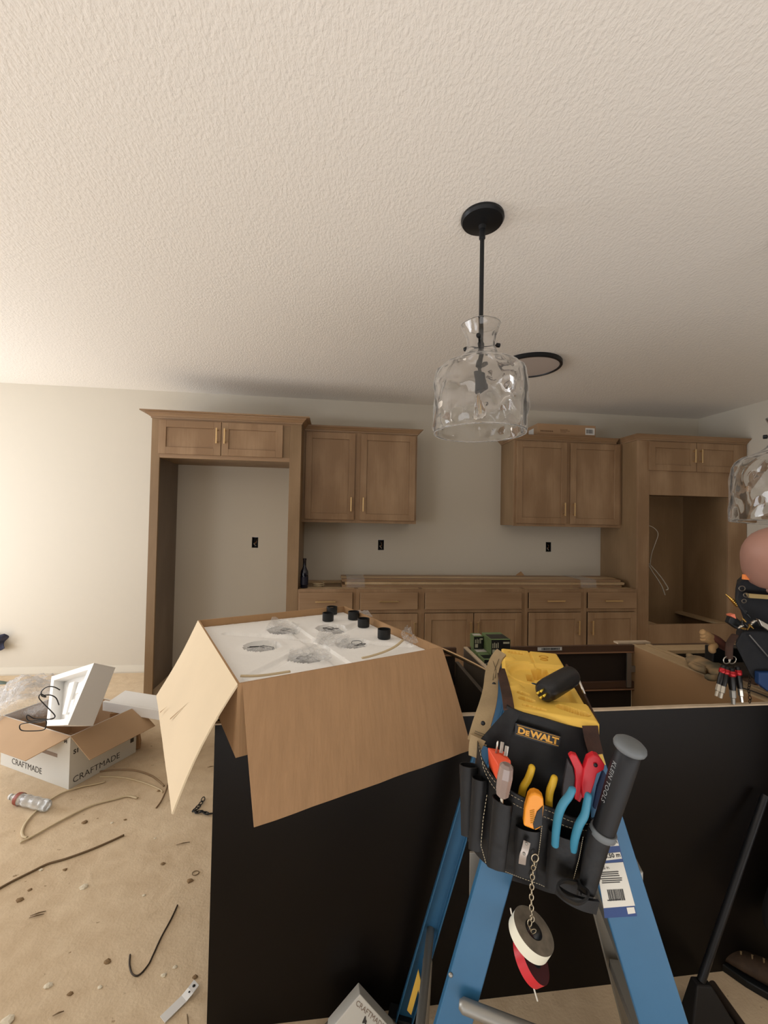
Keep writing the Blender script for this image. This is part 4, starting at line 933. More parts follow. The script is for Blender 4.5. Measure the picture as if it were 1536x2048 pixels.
# logo patch
M_GOLD = mat('gold print', rgb(222, 164, 66), .5); LO = .0215
pt = MB().prism([pn(x, y, LO) for x, y in ((1031, 1446), (1122, 1473), (1118, 1496), (1029, 1470))], -PN * .0045).build('logo_patch', mat('logo black', rgb(12, 13, 16), .4), pou)
LO += .0004
c1 = pn(1034, 1450, LO); c2 = pn(1120, 1475, LO); xd = (c2 - c1).normalized(); yd = (pn(1034, 1450, LO) - pn(1032.5, 1469, LO)).normalized()
for (q1, q2) in (((1034.5, 1450), (1119.5, 1474.8)), ((1032.5, 1467.5), (1117, 1492.3))):
    a = pn(*q1, LO); c = pn(*q2, LO); MB().prism([a, c, c + yd * .0007, a + yd * .0007], PN * .0003).build('gold_border', M_GOLD, pt)
pieces = []; cur = 0.0
for body, sc in (('D', 1.0), ('E', .74), ('WALT', 1.0)):
    tx = text(body, M_GOLD, 1.0 * sc, None, (0, 0, 0), (1, 0, 0), (0, 1, 0), ext=0, bold=.045, align='LEFT', spacing=.93)
    xs_ = [v.co.x for v in tx.data.vertices]; ys_ = [v.co.y for v in tx.data.vertices]
    for v in tx.data.vertices: v.co.x += cur - min(xs_); v.co.y -= min(ys_)
    cur += max(xs_) - min(xs_) + .035; pieces.append(tx)
Wt = cur - .035; Ht = max(v.co.y for v in pieces[0].data.vertices); A0 = pn(1035.2, 1466.0, LO); A1 = pn(1116.5, 1490.0, LO); B0 = pn(1037, 1452.8, LO)
for tx in pieces:
    for v in tx.data.vertices: v.co = A0 + (A1 - A0) * (v.co.x / Wt) + (B0 - A0) * (v.co.y / Ht) + PN * .0004 - wl(pt)
    tx.parent = pt
# metal belt clip
mc_ = ribbon([pn(1054, 1683, .090), pn(1050, 1700, .0925), pn(1046, 1712, .092), pn(1044, 1728, .0885)], .0110, mat('worn steel', rgb(168, 158, 150), .4, .6), 'metal_clip', .0015)
for (x, y) in ((1053, 1687), (1048, 1707)): MB().lathe([(.0022, 0), (.0022, .001), (.001, .0016)], pn(x, y, .0935), ax=PN, n=10).build('rivet', M_ALU, mc_, smooth=True)
# brown straps round the ladder top
ribbon([pn(1001, 1338, -.20), pn(1008, 1365, -.11), pn(1014, 1392, -.03), pn(1018, 1420, .016)], .020, M_SUEDE, 'brown_strap', .004, wdir=LV)
ribbon([N0 + LV * .083 + LU * .29 - ZZ * .006, N0 + LV * .094 + LU * .22 - ZZ * .020, N0 + LV * .094 + LU * .12 - ZZ * .030, N0 + LV * .086 + LU * .02 - ZZ * .03, pn(1180, 1462, .012)], .022, M_SUEDE, 'brown_strap', .004, wdir=ZZ)
ribbon([pn(1180, 1452, .022), pn(1184, 1478, .022), pn(1192, 1508, .018)], (.026, .024), M_SUEDE, 'brown_strap', .004, wdir=LV)
MB().tube([N0 + LV * .088 + LU * .245 + ZZ * .004, N0 + LV * .094 + LU * .20 - ZZ * .004, N0 + LV * .096 + LU * .16 - ZZ * .018], .0028, 8).build('steel_ring', mat('polished steel', rgb(206, 204, 200), .2, 1), pou, smooth=True)
# yellow backing tab on the right
sheet([(1174, 1500), (1203, 1500), (1212, 1530), (1196, 1532), (1178, 1524)], .006, M_YEL, 'yellow_tab', .004, parent=lad)
# canvas suspender hanging down the left side
M_CANV = mat('tan canvas', rgb(164, 142, 108), .85, var=.12, vscale=18, bump=.4, bscale=200, bdist=.002)
t = thing('canvas_strap', 'worn tan leather strap with eyelets hung over the left side of the ladder top', 'strap', pn(985, 1400, -.02))
stp = ribbon([pn(1003, 1305, -.26), pn(993, 1318, -.24), pn(984, 1345, -.17), pn(981, 1380, -.10), pn(975, 1410, -.05), pn(963, 1450, -.01), pn(954, 1485, .012)], (.026, .036), M_CANV, 'strap_body', .007, wdir=LV, parent=t)
ribbon([pn(956, 1475, .013), pn(950, 1495, .018), pn(946, 1512, .020)], (.030, .016), M_CANV, 'strap_end', .008, wdir=LV, parent=t)
for (x, y, o_) in ((988, 1368, -.118), (966, 1446, .000)): MB().lathe([(.0042, 0), (.0042, .0015), (.001, .0018)], pn(x, y, o_), ax=PN, n=12).build('eyelet', M_BLACK, t, smooth=True)
M_CRS = mat('dark creases', rgb(96, 82, 62), .9)
for pts in ([(986, 1322, -.222), (992, 1340, -.172), (990, 1356, -.138)], [(998, 1318, -.228), (988, 1345, -.165), (986, 1360, -.130)], [(950, 1462, .008), (960, 1466, .010), (972, 1470, .010)], [(949, 1466, .009), (959, 1470, .011), (971, 1474, .011)]):
    MB().tube(smooth_path([pn(x, y, o_) for x, y, o_ in pts], 4), .0008, 5).build('cord_stitch', M_CRS, t)

# ================================================================ tools
def tool_tube(name, label, cat, pts, m, n=14, parts=None, group=None):
    P = [pn(x, y, o_) for x, y, o_, r in pts]; rs = [r for *_, r in pts]
    t = thing(name, label, cat, P[0], group); return t
def handle_tube(pts, m, name, parent, n=14, k=5, flat=None):
    P = smooth_path([pn(x, y, o_) for x, y, o_, r in pts], k); R_ = []
    for i in range(len(pts) - 1):
        for j in range(k): f = j / k; R_.append(pts[i][3] * (1 - f) + pts[i + 1][3] * f)
    R_.append(pts[-1][3]); return MB().tube(P, R_, n, flat=flat).build(name, m, parent, smooth=True, auto=60)
# orange outlet tester with three prongs
M_ORG = mat('orange red plastic', rgb(222, 84, 52), .4, var=.05, vscale=20); M_STL = mat('bright steel', rgb(210, 206, 196), .28, .9)
t = thing('outlet_tester', 'orange plug-in outlet tester with three metal prongs in the pouch', 'tester', pn(998, 1520, .06))
b = MB(); f4 = [(975, 1493), (1002, 1500), (1022, 1520), (1020, 1528)]
A_ = [pn(975, 1494, .040), pn(1006, 1500, .040), pn(1022, 1521, .068), pn(996, 1530, .074)]
Dn = (pn(1000, 1550, .055) - pn(998, 1512, .055)); b.hexa([q + Dn for q in A_], A_); b.build('tester_body', M_ORG, t, bevel=.0018, segs=3)
for (x0, y0, x1, y1, o_, w) in ((992, 1506, 996, 1482, .052, .0018), (1002, 1506, 1005, 1484, .056, .0020), (1011, 1512, 1014, 1492, .062, .0020)):
    a = pn(x0, y0, o_); c = pn(x1, y1, o_)
    if w < .0019: MB().tube([a, a.lerp(c, .9), c], [w, w, w * .6], 10).build('prong', M_STL, t, smooth=True)
    else:
        d_ = (c - a).normalized(); xx = d_.cross(PN).normalized() * .0030; nn = PN * .0007; MB().hexa([a - xx - nn, a + xx - nn, a + xx + nn, a - xx + nn], [c - xx - nn, c + xx - nn, c + xx + nn, c - xx + nn]).build('prong', M_STL, t, bevel=.0004)
# clear handled screwdriver
M_CLR = mat('smoky clear handle', rgb(196, 176, 166), .12, trans=.55, spec=.7, ior=1.46); M_CLR2 = mat('red tinted core', rgb(128, 82, 74), .25)
t = thing('screwdriver', 'screwdriver with a clear fluted handle standing in the left of the pouch', 'screwdriver', pn(1008, 1560, .095))
P = [pn(1014, 1528, .098), pn(1013, 1533, .098), pn(1010, 1552, .096), pn(1006, 1575, .092), pn(1005, 1588, .090), pn(1004, 1591, .089)]
MB().tube(P, [.0080, .0118, .0132, .0122, .0108, .0075], 8).build('clear_handle', M_CLR, t, bevel=.001)
MB().tube([pn(1012, 1540, .096), pn(1006, 1583, .091)], .0062, 10).build('handle_core', M_CLR2, t, smooth=True)
MB().tube([pn(1004, 1590, .088), pn(1002, 1650, .084)], .0028, 10).build('shank', M_STL, t, smooth=True)
# pliers with yellow handles
M_YH = mat('yellow vinyl grip', rgb(220, 178, 46), .4)
t = thing('pliers', 'pliers with dipped yellow handles, both handle ends rising from the pouch', 'pliers', pn(1080, 1580, .05))
handle_tube([(1065, 1530, .058, .0030), (1064, 1534, .058, .0058), (1061, 1545, .058, .0060), (1055, 1560, .055, .0062), (1046, 1576, .05, .0064), (1042, 1600, .045, .0062)], M_YH, 'handle', t)
handle_tube([(1110, 1551, .062, .0030), (1109, 1555, .062, .0056), (1105, 1568, .062, .0062), (1100, 1582, .06, .0064), (1098, 1600, .055, .0062), (1098, 1625, .05, .0060)], M_YH, 'handle', t)
# orange snap knife
M_OY = mat('orange knife body', rgb(236, 150, 36), .38)
t = thing('utility_knife', 'orange and black utility knife in the small middle pocket', 'knife', pn(1066, 1625, .10))
b = MB(); o_ = .088
out = [(1062, 1588), (1070, 1586), (1080, 1590), (1087, 1597), (1088, 1616), (1083, 1655), (1072, 1662), (1047, 1652), (1050, 1620), (1057, 1594)]
b.prism([pn(x, y, o_ + .010) for x, y in out], -PN * .018); b.build('knife_body', M_OY, t, bevel=.003, segs=3)
sheet([(1074, 1624), (1086, 1612), (1084, 1652), (1068, 1660), (1066, 1648)], .0995, M_BLACK, 'black_insert', .003, parent=t)
b = MB()
for k in range(7): b.prism([pn(1060 + k * .2, 1622 + k * 4, .0990), pn(1069 + k * .1, 1620 + k * 4, .0990), pn(1069 + k * .1, 1621.4 + k * 4, .0990), pn(1060 + k * .2, 1623.4 + k * 4, .0990)], -PN * .001)
b.build('grip_ridge', M_DYEL, t)
# pliers with light blue handles
M_BH = mat('light blue grip', rgb(58, 132, 160), .42)
t = thing('pliers', 'pliers with light blue curved handles in the wide right pocket', 'pliers', pn(1140, 1620, .10))
handle_tube([(1146, 1574, .096, .0030), (1145, 1578, .096, .0056), (1138, 1592, .096, .0062), (1126, 1608, .094, .0066), (1117, 1630, .090, .0066), (1112, 1662, .082, .0064), (1110, 1690, .075, .006)], M_BH, 'handle', t)
handle_tube([(1178, 1586, .092, .0030), (1177, 1590, .092, .0054), (1174, 1606, .092, .0060), (1169, 1630, .092, .0064), (1158, 1650, .090, .0066), (1150, 1676, .084, .0064), (1146, 1700, .075, .006)], M_BH, 'handle', t)
# red cable cutters
M_RED = mat('red plastic', rgb(202, 32, 46), .38, var=.1, vscale=15); M_RD2 = mat('dark grey grip', rgb(54, 50, 52), .5)
t = thing('cable_stripper', 'red cable stripper with open jaws between the blue pliers and the big driver', 'cable stripper', pn(1175, 1560, .06))
def redpiece(pts, o_, th, m, nm): return MB().prism([pn(x, y, o_) for x, y in pts], -PN * th).build(nm, m, t, bevel=.0016, segs=3)
redpiece([(1138, 1513), (1144, 1508), (1154, 1511), (1168, 1538), (1166, 1562), (1158, 1600), (1150, 1600), (1152, 1560), (1150, 1540)], .066, .012, M_RED, 'red_arm')
redpiece([(1136, 1520), (1146, 1534), (1151, 1556), (1148, 1582), (1138, 1602), (1124, 1598), (1126, 1570), (1132, 1540)], .060, .010, M_RD2, 'dark_arm')
redpiece([(1176, 1517), (1188, 1510), (1198, 1513), (1210, 1530), (1208, 1540), (1194, 1548), (1188, 1570), (1180, 1594), (1166, 1598), (1164, 1570), (1168, 1540)], .072, .016, M_RED, 'red_head')
redpiece([(1156, 1556), (1166, 1548), (1168, 1590), (1160, 1606), (1152, 1600)], .062, .016, M_RED, 'red_body')
MB().lathe([(.0032, 0), (.0032, .001), (.001, .001)], pn(1191, 1530, .0732), ax=PN, n=14).build('pivot_hole', M_BLACK, t, smooth=True)
redpiece([(1206, 1540), (1216, 1556), (1206, 1590), (1192, 1620), (1186, 1616), (1194, 1574)], .046, .006, mat('navy grip', rgb(28, 48, 84), .5), 'navy_arm')
# big driver with black grip, grey end cap and grey collar
M_GRIP = mat('black rubber grip', rgb(24, 24, 26), .5, spec=.35, bump=.15, bscale=90, bdist=.001); M_GCAP = mat('grey rubber cap', rgb(106, 110, 112), .5)
t = thing('large_screwdriver', 'large driver with a thick black grip and a grey end cap, right of the pouch', 'screwdriver', pn(1230, 1580, .09))
A_ = pn(1262, 1486, .105); B_ = pn(1208, 1658, .085); ax = (B_ - A_); Lg = ax.length; ax.normalize()
MB().lathe([(.006, -.004), (.017, -.003), (.0225, .001), (.0240, .006), (.0225, .011), (.0190, .014)], A_, ax=ax, n=28).build('end_cap', M_GCAP, t, smooth=True, auto=50)
MB().lathe([(.0170, .013), (.0185, .018), (.0190, .03), (.0185, .07), (.0175, Lg * .75), (.0170, Lg)], A_, ax=ax, n=28).build('grip', M_GRIP, t, smooth=True, auto=50)
MB().lathe([(.0190, 0), (.0200, .002), (.0200, .010), (.0170, .013)], A_ + ax * Lg, ax=ax, n=28).build('collar', M_GCAP, t, smooth=True, auto=50)
MB().lathe([(.0060, .0), (.0055, .085), (.004, .09)], A_ + ax * (Lg + .012), ax=ax, n=16).build('shaft', M_STL, t, smooth=True)
sidev = ax.cross(PN).normalized(); sidev = sidev if sidev.dot(LV) < 0 else -sidev
nrm_ = (PN * .42 + sidev * .9).normalized(); rr = .0188; cen = A_ + ax * (Lg * .46)
text('KLEIN TOOLS', mat('pale grey lettering', rgb(136, 138, 138), .5), .0105, t, cen + nrm_ * rr, ax, nrm_.cross(ax), ext=.0003, spacing=1.1)
# black connector with brass pins lying on the ladder top
t = thing('locking_plug', 'black ribbed cylinder with brass prongs lying on the yellow ladder top', 'plug', LF(.01, .14, .02))
a = on(1143, 1351, 2, 1.146); c = on(1087, 1384, 2, 1.143); axp = (c - a).normalized()
Lp2 = (c - a).length
MB().lathe([(.006, -.004), (.014, -.002), (.0200, .003), (.0215, .010), (.0220, Lp2 * .3), (.0220, Lp2 * .8), (.0205, Lp2 - .006), (.0150, Lp2), (.001, Lp2 + .001)], a, ax=axp, n=32).build('plug_body', mat('black rubber', rgb(24, 24, 26), .35), t, smooth=True, auto=40)
for k in range(4):
    an = k * math.pi / 2 + .6; e1 = axp.orthogonal().normalized(); e2 = axp.cross(e1); off = e1 * math.cos(an) * .006 + e2 * math.sin(an) * .006
    MB().tube([c + off - axp * .001, c + off * 1.1 + axp * .013 + Vector((0, 0, -.002))], .0022, 8).build('brass_prong', mat('bright brass', rgb(228, 200, 84), .25, .9), t, smooth=True)
b = MB(); q = on(1063, 1366, 2, 1.138); q2 = on(1090, 1374, 2, 1.138); b.tube([q, q.lerp(q2, .1), q2], [.001, .0032, .0034], 8, flat=.4); b.build('blue_lever', mat('dark teal blade', rgb(16, 42, 56), .4), t, smooth=True)

# ================================================================ steel chain with two tape rolls
M_CHN = mat('chain steel', rgb(176, 164, 140), .3, .95)
def chain_links(path, parent, r=.0010, L=.0105, w=.0032, m=None):
    P = smooth_path(path, 10); acc = 0; pos = [P[0]]; 
    for a, c in zip(P, P[1:]):
        seg = (c - a).length
        while acc + seg >= L * .78:
            f = (L * .78 - acc) / seg; a = a.lerp(c, f); pos.append(a); seg = (c - a).length; acc = 0
        acc += seg
    for i in range(len(pos) - 1):
        a, c = pos[i], pos[i + 1]; d_ = (c - a).normalized(); s_ = (d_.cross(PN) if i % 2 else PN - d_ * PN.dot(d_)).normalized(); mid = (a + c) / 2
        pts = [mid + d_ * (L / 2 * math.cos(k * math.pi / 5)) + s_ * (w * math.sin(k * math.pi / 5)) for k in range(10)]
        MB().tube(pts, r, 5, closed=True).build('link', m or M_CHN, parent, smooth=True)
t = thing('chain', 'short steel chain hanging from the pouch, holding the tape rolls', 'chain', pn(1068, 1715, .085))
pts = [pn(1070 + 7 * math.cos(a), 1716 + 8 * math.sin(a), .086) for a in [k * math.pi / 6 for k in range(12)]]
MB().tube(pts, .0011, 6, closed=True).build('ring', M_CHN, t, smooth=True)
chain_links([pn(1069, 1722, .086), pn(1065, 1750, .082), pn(1063, 1790, .080), pn(1063, 1820, .080), pn(1065, 1846, .080)], t)
chain_links([pn(1064, 1830, .080), pn(1058, 1850, .083), pn(1066, 1868, .086), pn(1072, 1850, .080)], t)
def tape(label, c_px, off, r, w, axis, mside, mface, name='tape_roll'):
    c = pn(*c_px, off); t = thing(name, label, 'tape roll', c); ax_ = Vector(axis).normalized()
    MB().lathe([(r, -w / 2), (r, w / 2)], c, ax=ax_, n=56, cap0=False, cap1=False).build('outer_wrap', mside, t, smooth=True)
    MB().lathe([(r - .0002, -w / 2), (r * .42, -w / 2), (r * .42, w / 2), (r - .0002, w / 2)], c, ax=ax_, n=56, cap0=False, cap1=False).build('tape_side', mface, t, smooth=True, auto=30)
    MB().lathe([(r * .42, -w / 2 - .0004), (r * .38, -w / 2 - .0004), (r * .38, w / 2 + .0004), (r * .42, w / 2 + .0004)], c, ax=ax_, n=40, closed=True).build('core', M_BLACK, t, smooth=True, auto=30)
    return t
M_TSIDE = mat('dusty tape side', rgb(122, 112, 98), .7, var=.25, vscale=60)
tape('roll of white electrical tape hanging on the chain, dusty side up', (1062, 1868), .080, .0345, .0190, (ZZ * .90 + PN * .12 + LV * .42), mat('white vinyl tape', rgb(226, 222, 202), .4), M_TSIDE)
tape('roll of red electrical tape hanging below the white roll', (1062, 1917), .060, .0330, .0170, (ZZ * .62 + PN * .15 + LV * .66), mat('red vinyl tape', rgb(196, 34, 44), .4), mat('dark red tape side', rgb(70, 22, 22), .6))
tag(MB().tube([pn(1023, 1828, .082), pn(1021, 1817, .084)], .0012, 6).build('wire_offcut', mat('white wire', rgb(220, 214, 200), .5), None, loc=pn(1022, 1822, .083)), 'tiny white wire end sticking up behind the white tape roll', 'wire')
tag(MB().tube([pn(1060, 1950, .055), pn(1066, 1971, .055), pn(1075, 2002, .058)], .0014, 6).build('wire_offcut', mat('white wire', rgb(220, 214, 200), .5), None, smooth=True, loc=pn(1066, 1971, .055)), 'thin white wire end dangling below the red tape roll', 'wire')
# ================================================================ white carton of lights at the left, with foam, film and wire
def lettering(body, m, parent, a, c, size, n, ext=.0003, sx=1.0, bold=0.0, spacing=1.0):
    """text running from a to c on a face with outward normal n"""
    x = (c - a).normalized(); y = Vector(n).normalized().cross(x); o = text(body, m, size, parent, (a + c) / 2 + Vector(n).normalized() * .0006, x, y, ext=ext, bold=bold, spacing=spacing)
    return o
PC = Vector((-1.388, -1.750, 0)); PR_ = Vector((-1.227, -1.440, 0)); dR = (PR_ - PC).normalized(); dL = Vector((-dR.y, dR.x, 0))
if dL.x > 0: dL = -dL
CF = Fr(PC, dR, dL); CW, CL, CH = .395, .60, .285
M_WCARD = mat('white printed carton', rgb(222, 220, 212), .7); M_KRAFT = mat('kraft inside', rgb(190, 158, 124), .85, var=.05, vscale=4)
M_INK = mat('dark grey ink', rgb(66, 62, 60), .6); M_INK2 = mat('brown grey ink', rgb(150, 132, 118), .7)
t = thing('lamp_carton', 'open white carton with printed black lettering and kraft flaps on the dusty floor', 'carton', PC)
for lo, hi, nm in (((0, 0, .001), (CW, .005, CH), 'right_wall'), ((0, CL - .005, .001), (CW, CL, CH), 'back_wall'), ((0, .005, .001), (.005, CL - .005, CH), 'front_wall'), ((CW - .005, .005, .001), (CW, CL - .005, CH), 'far_wall'), ((.005, .005, .001), (CW - .005, CL - .005, .006), 'bottom')):
    w_ = MB(CF).box(lo, hi).build(nm, M_WCARD, t)
MB(CF).box((.0055, .0055, .007), (CW - .0055, .0065, CH - .002)).build('inner_liner', M_KRAFT, t); MB(CF).box((.0055, CL - .0065, .007), (CW - .0055, CL - .0055, CH - .002)).build('inner_liner', M_KRAFT, t)
MB(CF).box((.0055, .0065, .007), (.0065, CL - .0065, CH - .002)).build('inner_liner', M_KRAFT, t); MB(CF).box((CW - .0065, .0065, .007), (CW - .0055, CL - .0065, CH - .002)).build('inner_liner', M_KRAFT, t); MB(CF).box((.0065, .0065, .0065), (CW - .0065, CL - .0065, .0075)).build('inner_liner', M_KRAFT, t)
def cflap(a, c, out, ang, L, skew0=.0, skew1=.0, name='flap'):
    d = out * math.cos(R(ang)) - ZZ * math.sin(R(ang)); e = (c - a).normalized(); n = e.cross(d).normalized(); n = n if n.z > 0 else -n
    def fn(u, v): return a + (c - a) * (u * (1 - v) + (skew0 + (1 - skew0 - skew1) * u) * v) + d * L * v + n * (.008 * math.sin(v * 3) * math.sin(u * 3))
    b = MB(); b.grid(fn, 8, 6, thick=lambda u, v: fn(u, v) - n * .004); return b.build(name, M_KRAFT, t, smooth=True, auto=30)
Z_ = CH
cflap(CF(0, 0, Z_), CF(CW, 0, Z_), -CF.y, 38, .17, .04, -.05)
cflap(CF(0, 0, Z_), CF(0, CL, Z_), -CF.x, 30, .165, .20, .05)
cflap(CF(CW, 0, Z_), CF(CW, CL, Z_), CF.x, 65, .18)
cflap(CF(0, CL, Z_), CF(CW, CL, Z_), CF.y, 40, .17)
lettering('CRAFTMADE', M_INK, t, CF(.022, 0, .038), CF(.285, 0, .038), .047, -CF.y, bold=-.0002)
lettering('CRAFTMADE', M_INK, t, CF(0, .50, .045), CF(0, .22, .045), .047, -CF.x, bold=-.0002)
lettering('S1', M_INK, t, CF(.016, 0, .190), CF(.050, 0, .190), .032, -CF.y, bold=.0012)
lettering('04', M_INK, t, CF(0, .055, .250), CF(0, .020, .250), .026, -CF.x, bold=.0012)
MB(CF).box((.355, -.0008, .075), (.378, 0, .100)).build('square_mark', M_INK, t)
b = MB(CF)
for k in range(3): b.box((.26, -.0007, .105 + .008 * k), (.32, 0, .108 + .008 * k))
b.build('small_print', M_INK2, t)
b = MB(CF); b.box((-.0008, .10, .150), (0, .23, .170)); b.build('handle_hole', M_INK2, t, bevel=.0003)
# white foam end block leaning on the carton rim, its hollow face to the left
def hexcorners(pts): return [Vector(p) for p in pts]
fa = dep(188, 1326, 2.25); fb_ = dep(231, 1334, 2.45); fc = dep(183, 1457, 2.18); fd = dep(137, 1450, 2.02)
top = dep(188, 1326, 2.20); tl = dep(103, 1353, 2.42); bl_ = dep(92, 1452, 2.26); br = dep(136, 1450, 2.02); dpth = dep(231, 1335, 2.34) - top
t2 = thing('foam_block', 'white hollow foam packing block tilted up out of the white carton', 'packing foam', br)
ctr = (top + tl + bl_ + br) / 4
b = MB()
o4 = [tl, top, br, bl_]; i4 = [ctr + (p - ctr) * .80 for p in o4]; i4d = [p + dpth * .45 for p in i4]; bk = [p + dpth for p in o4]
for k in range(4):
    n_ = (k + 1) % 4; b.face([o4[k], o4[n_], i4[n_], i4[k]]); b.face([i4[k], i4[n_], i4d[n_], i4d[k]]); b.face([o4[k], o4[n_], bk[n_], bk[k]])
b.face(i4d); b.face(bk[::-1]); b.build('foam_body', M_STY, t2, bevel=.004)
e1 = (top - tl).normalized(); e2 = (bl_ - tl).normalized(); nf = dpth.normalized()
for (u0, u1, v0, v1) in ((.36, .50, .20, .80), (.62, .80, .25, .45), (.56, .66, .55, .78)):
    P_ = lambda u, v: tl.lerp(top, u).lerp(bl_.lerp(br, u), v) + dpth * .42
    MB().prism([P_(u0, v0), P_(u1, v0), P_(u1, v1), P_(u0, v1)], -dpth * .18).build('foam_rib', M_STY, t2, bevel=.003)
# foam strip lying from the carton to the fridge surround
s0 = on(218, 1400, 2, .30); s1 = on(352, 1422, 2, .27)
t3 = thing('foam_strip', 'long white angled foam strip sticking out between the carton and the fridge surround', 'packing foam', s0)
ex = (s1 - s0).normalized(); ey = Vector((-ex.y, ex.x, 0)).normalized()
def sp(a, y, z): return s0 + ex * a + ey * y + ZZ * z
LS = (s1 - s0).length + .16
b = MB(); b.hexa([sp(0, -.05, -.045), sp(LS, -.05, -.045), sp(LS, -.03, -.045), sp(0, -.03, -.045)], [sp(0, -.05, .012), sp(LS, -.05, .012), sp(LS, -.03, .012), sp(0, -.03, .012)]); b.build('upright_leg', M_STY, t3, bevel=.002)
b = MB(); b.hexa([sp(.03, -.03, -.004), sp(LS, -.03, -.004), sp(LS, .10, .010), sp(.03, .10, .010)], [sp(.03, -.03, .012), sp(LS, -.03, .012), sp(LS, .10, .026), sp(.03, .10, .026)]); b.build('flat_leg', M_STY, t3, bevel=.002)
# prop under the strip: second crumpled flap of the carton
tag(MB(rotfr((s0.x + .10, s0.y - .02, 0), 20)).hexa([(-.09, -.05, .002), (.10, -.05, .002), (.10, .06, .002), (-.09, .06, .002)], [(-.07, -.04, .25), (.06, -.04, .24), (.06, .05, .24), (-.07, .05, .25)]).build('card_offcut', M_CARD, None, bevel=.003, loc=(s0.x + .1, s0.y, 0)), 'folded brown card standing on the floor under the long foam strip', 'cardboard')
# heap of clear plastic bags
bagc = on(70, 1425, 2, .30)
def bagf(u, v):
    a = u * 2 * math.pi; ph = v * math.pi / 2; r = math.cos(ph); q = Vector((math.cos(a) * r, math.sin(a) * r, math.sin(ph)))
    k = 1 + .30 * noise.noise(q * 2.3) + .16 * noise.noise(q * 6) + .07 * noise.noise(q * 14)
    return bagc + Vector((q.x * .31 * k - .12, q.y * .20 * k + .18, -.06 + q.z * .19 * k))
tag(MB().grid(bagf, 72, 28).build('plastic_bag', M_FILM, None, smooth=True, loc=bagc), 'heap of crumpled clear plastic bags on top of the white carton', 'plastic bag')
# inner layer of the same heap, a second bag
def bagg(u, v):
    q = bagf(u, v); c = bagc + Vector((-.10, .18, 0)); return c + (q - c) * .74 + Vector((0, 0, .018 * noise.noise(q * 22)))
tag(MB().grid(bagg, 60, 24).build('plastic_bag', M_FILM, None, smooth=True, loc=bagc + Vector((0, .1, 0))), 'inner crumpled bag seen through the outer film of the heap', 'plastic bag')
# black twist wires
M_BW = mat('black lamp wire', rgb(26, 24, 24), .45)
def wpath(pts, t0, t1): return smooth_path([dep(x, y, t0 + (t1 - t0) * i / (len(pts) - 1)) for i, (x, y) in enumerate(pts)], 6)
tag(MB().tube(wpath([(120, 1380), (108, 1374), (94, 1374), (83, 1383), (84, 1392), (92, 1394), (82, 1388), (78, 1396), (90, 1410), (102, 1422), (110, 1432), (104, 1438), (84, 1438), (68, 1437), (55, 1430), (54, 1438), (62, 1442), (90, 1440), (92, 1452), (86, 1460), (60, 1462), (42, 1460), (40, 1450), (52, 1446), (74, 1444), (108, 1436)], 2.08, 2.0), .0026, 6).build('wire_loop', M_BW, None, smooth=True, loc=dep(80, 1430, 2.05)), 'tangled loops of thin black wire hanging over the near flap of the white carton', 'wire')
tag(MB().tube(wpath([(86, 1391), (100, 1390), (112, 1396), (118, 1410)], 2.06, 2.08), .0026, 6).build('wire_loop', M_BW, None, smooth=True, loc=dep(100, 1392, 2.06)), 'short black wire curling over the foam block edge', 'wire')
# ================================================================ loose things on the floor
def fw(pts, r, m, name, label, cat, zoff=None, flat=None, n=6):
    z = r if zoff is None else zoff
    P = [on(x, y, 2, z) for x, y in pts]; c = P[len(P) // 2]
    return tag(MB().tube(smooth_path(P, 6), r, n, flat=flat).build(name, m, None, smooth=True, loc=c), label, cat)
fw([(211, 1563), (190, 1568), (160, 1574), (120, 1588), (84, 1612), (56, 1640), (45, 1660), (46, 1672), (54, 1675)], .0065, M_CBL, 'cable_offcut', 'tan cable curving from the corner of the white carton round to the left', 'cable', flat=.6)
fw([(275, 1596), (255, 1592), (230, 1598), (180, 1612), (120, 1642), (70, 1670), (40, 1685)], .0065, M_CBL, 'cable_offcut', 'long tan cable lying straight across the floor below the white carton', 'cable', flat=.6)
M_STEM = mat('brown twig wire', rgb(120, 98, 70), .7)
fw([(248, 1670), (220, 1683), (180, 1700), (130, 1718), (95, 1728), (60, 1745), (20, 1765), (-10, 1782)], .0042, M_STEM, 'cable_offcut', 'thin brown cable crossing the left edge of the picture', 'cable')
fw([(355, 1810), (342, 1838), (322, 1875), (306, 1910), (296, 1930), (278, 1950), (265, 1948), (259, 1930), (260, 1909)], .0026, mat('dark wire', rgb(62, 50, 38), .6), 'wire_offcut', 'dark J-shaped wire lying on the open floor near the island', 'wire')
fw([(180, 1545), (230, 1540), (270, 1541), (300, 1550), (318, 1562), (328, 1572)], .0045, mat('grey tan wire', rgb(150, 124, 94), .6), 'cable_offcut', 'darker cable arcing from the white carton towards the left flap', 'cable')
fw([(200, 1553), (245, 1555), (280, 1563), (305, 1572), (322, 1580), (325, 1585)], .0040, M_CBL, 'cable_offcut', 'pale cable arc just below the darker one, ending in a dark tip', 'cable')
fw([(345, 1545), (338, 1560), (332, 1580), (322, 1602), (312, 1616)], .0035, mat('grey tan wire', rgb(150, 124, 94), .6), 'cable_offcut', 'short thin wire beside the tip of the hanging left flap', 'cable')
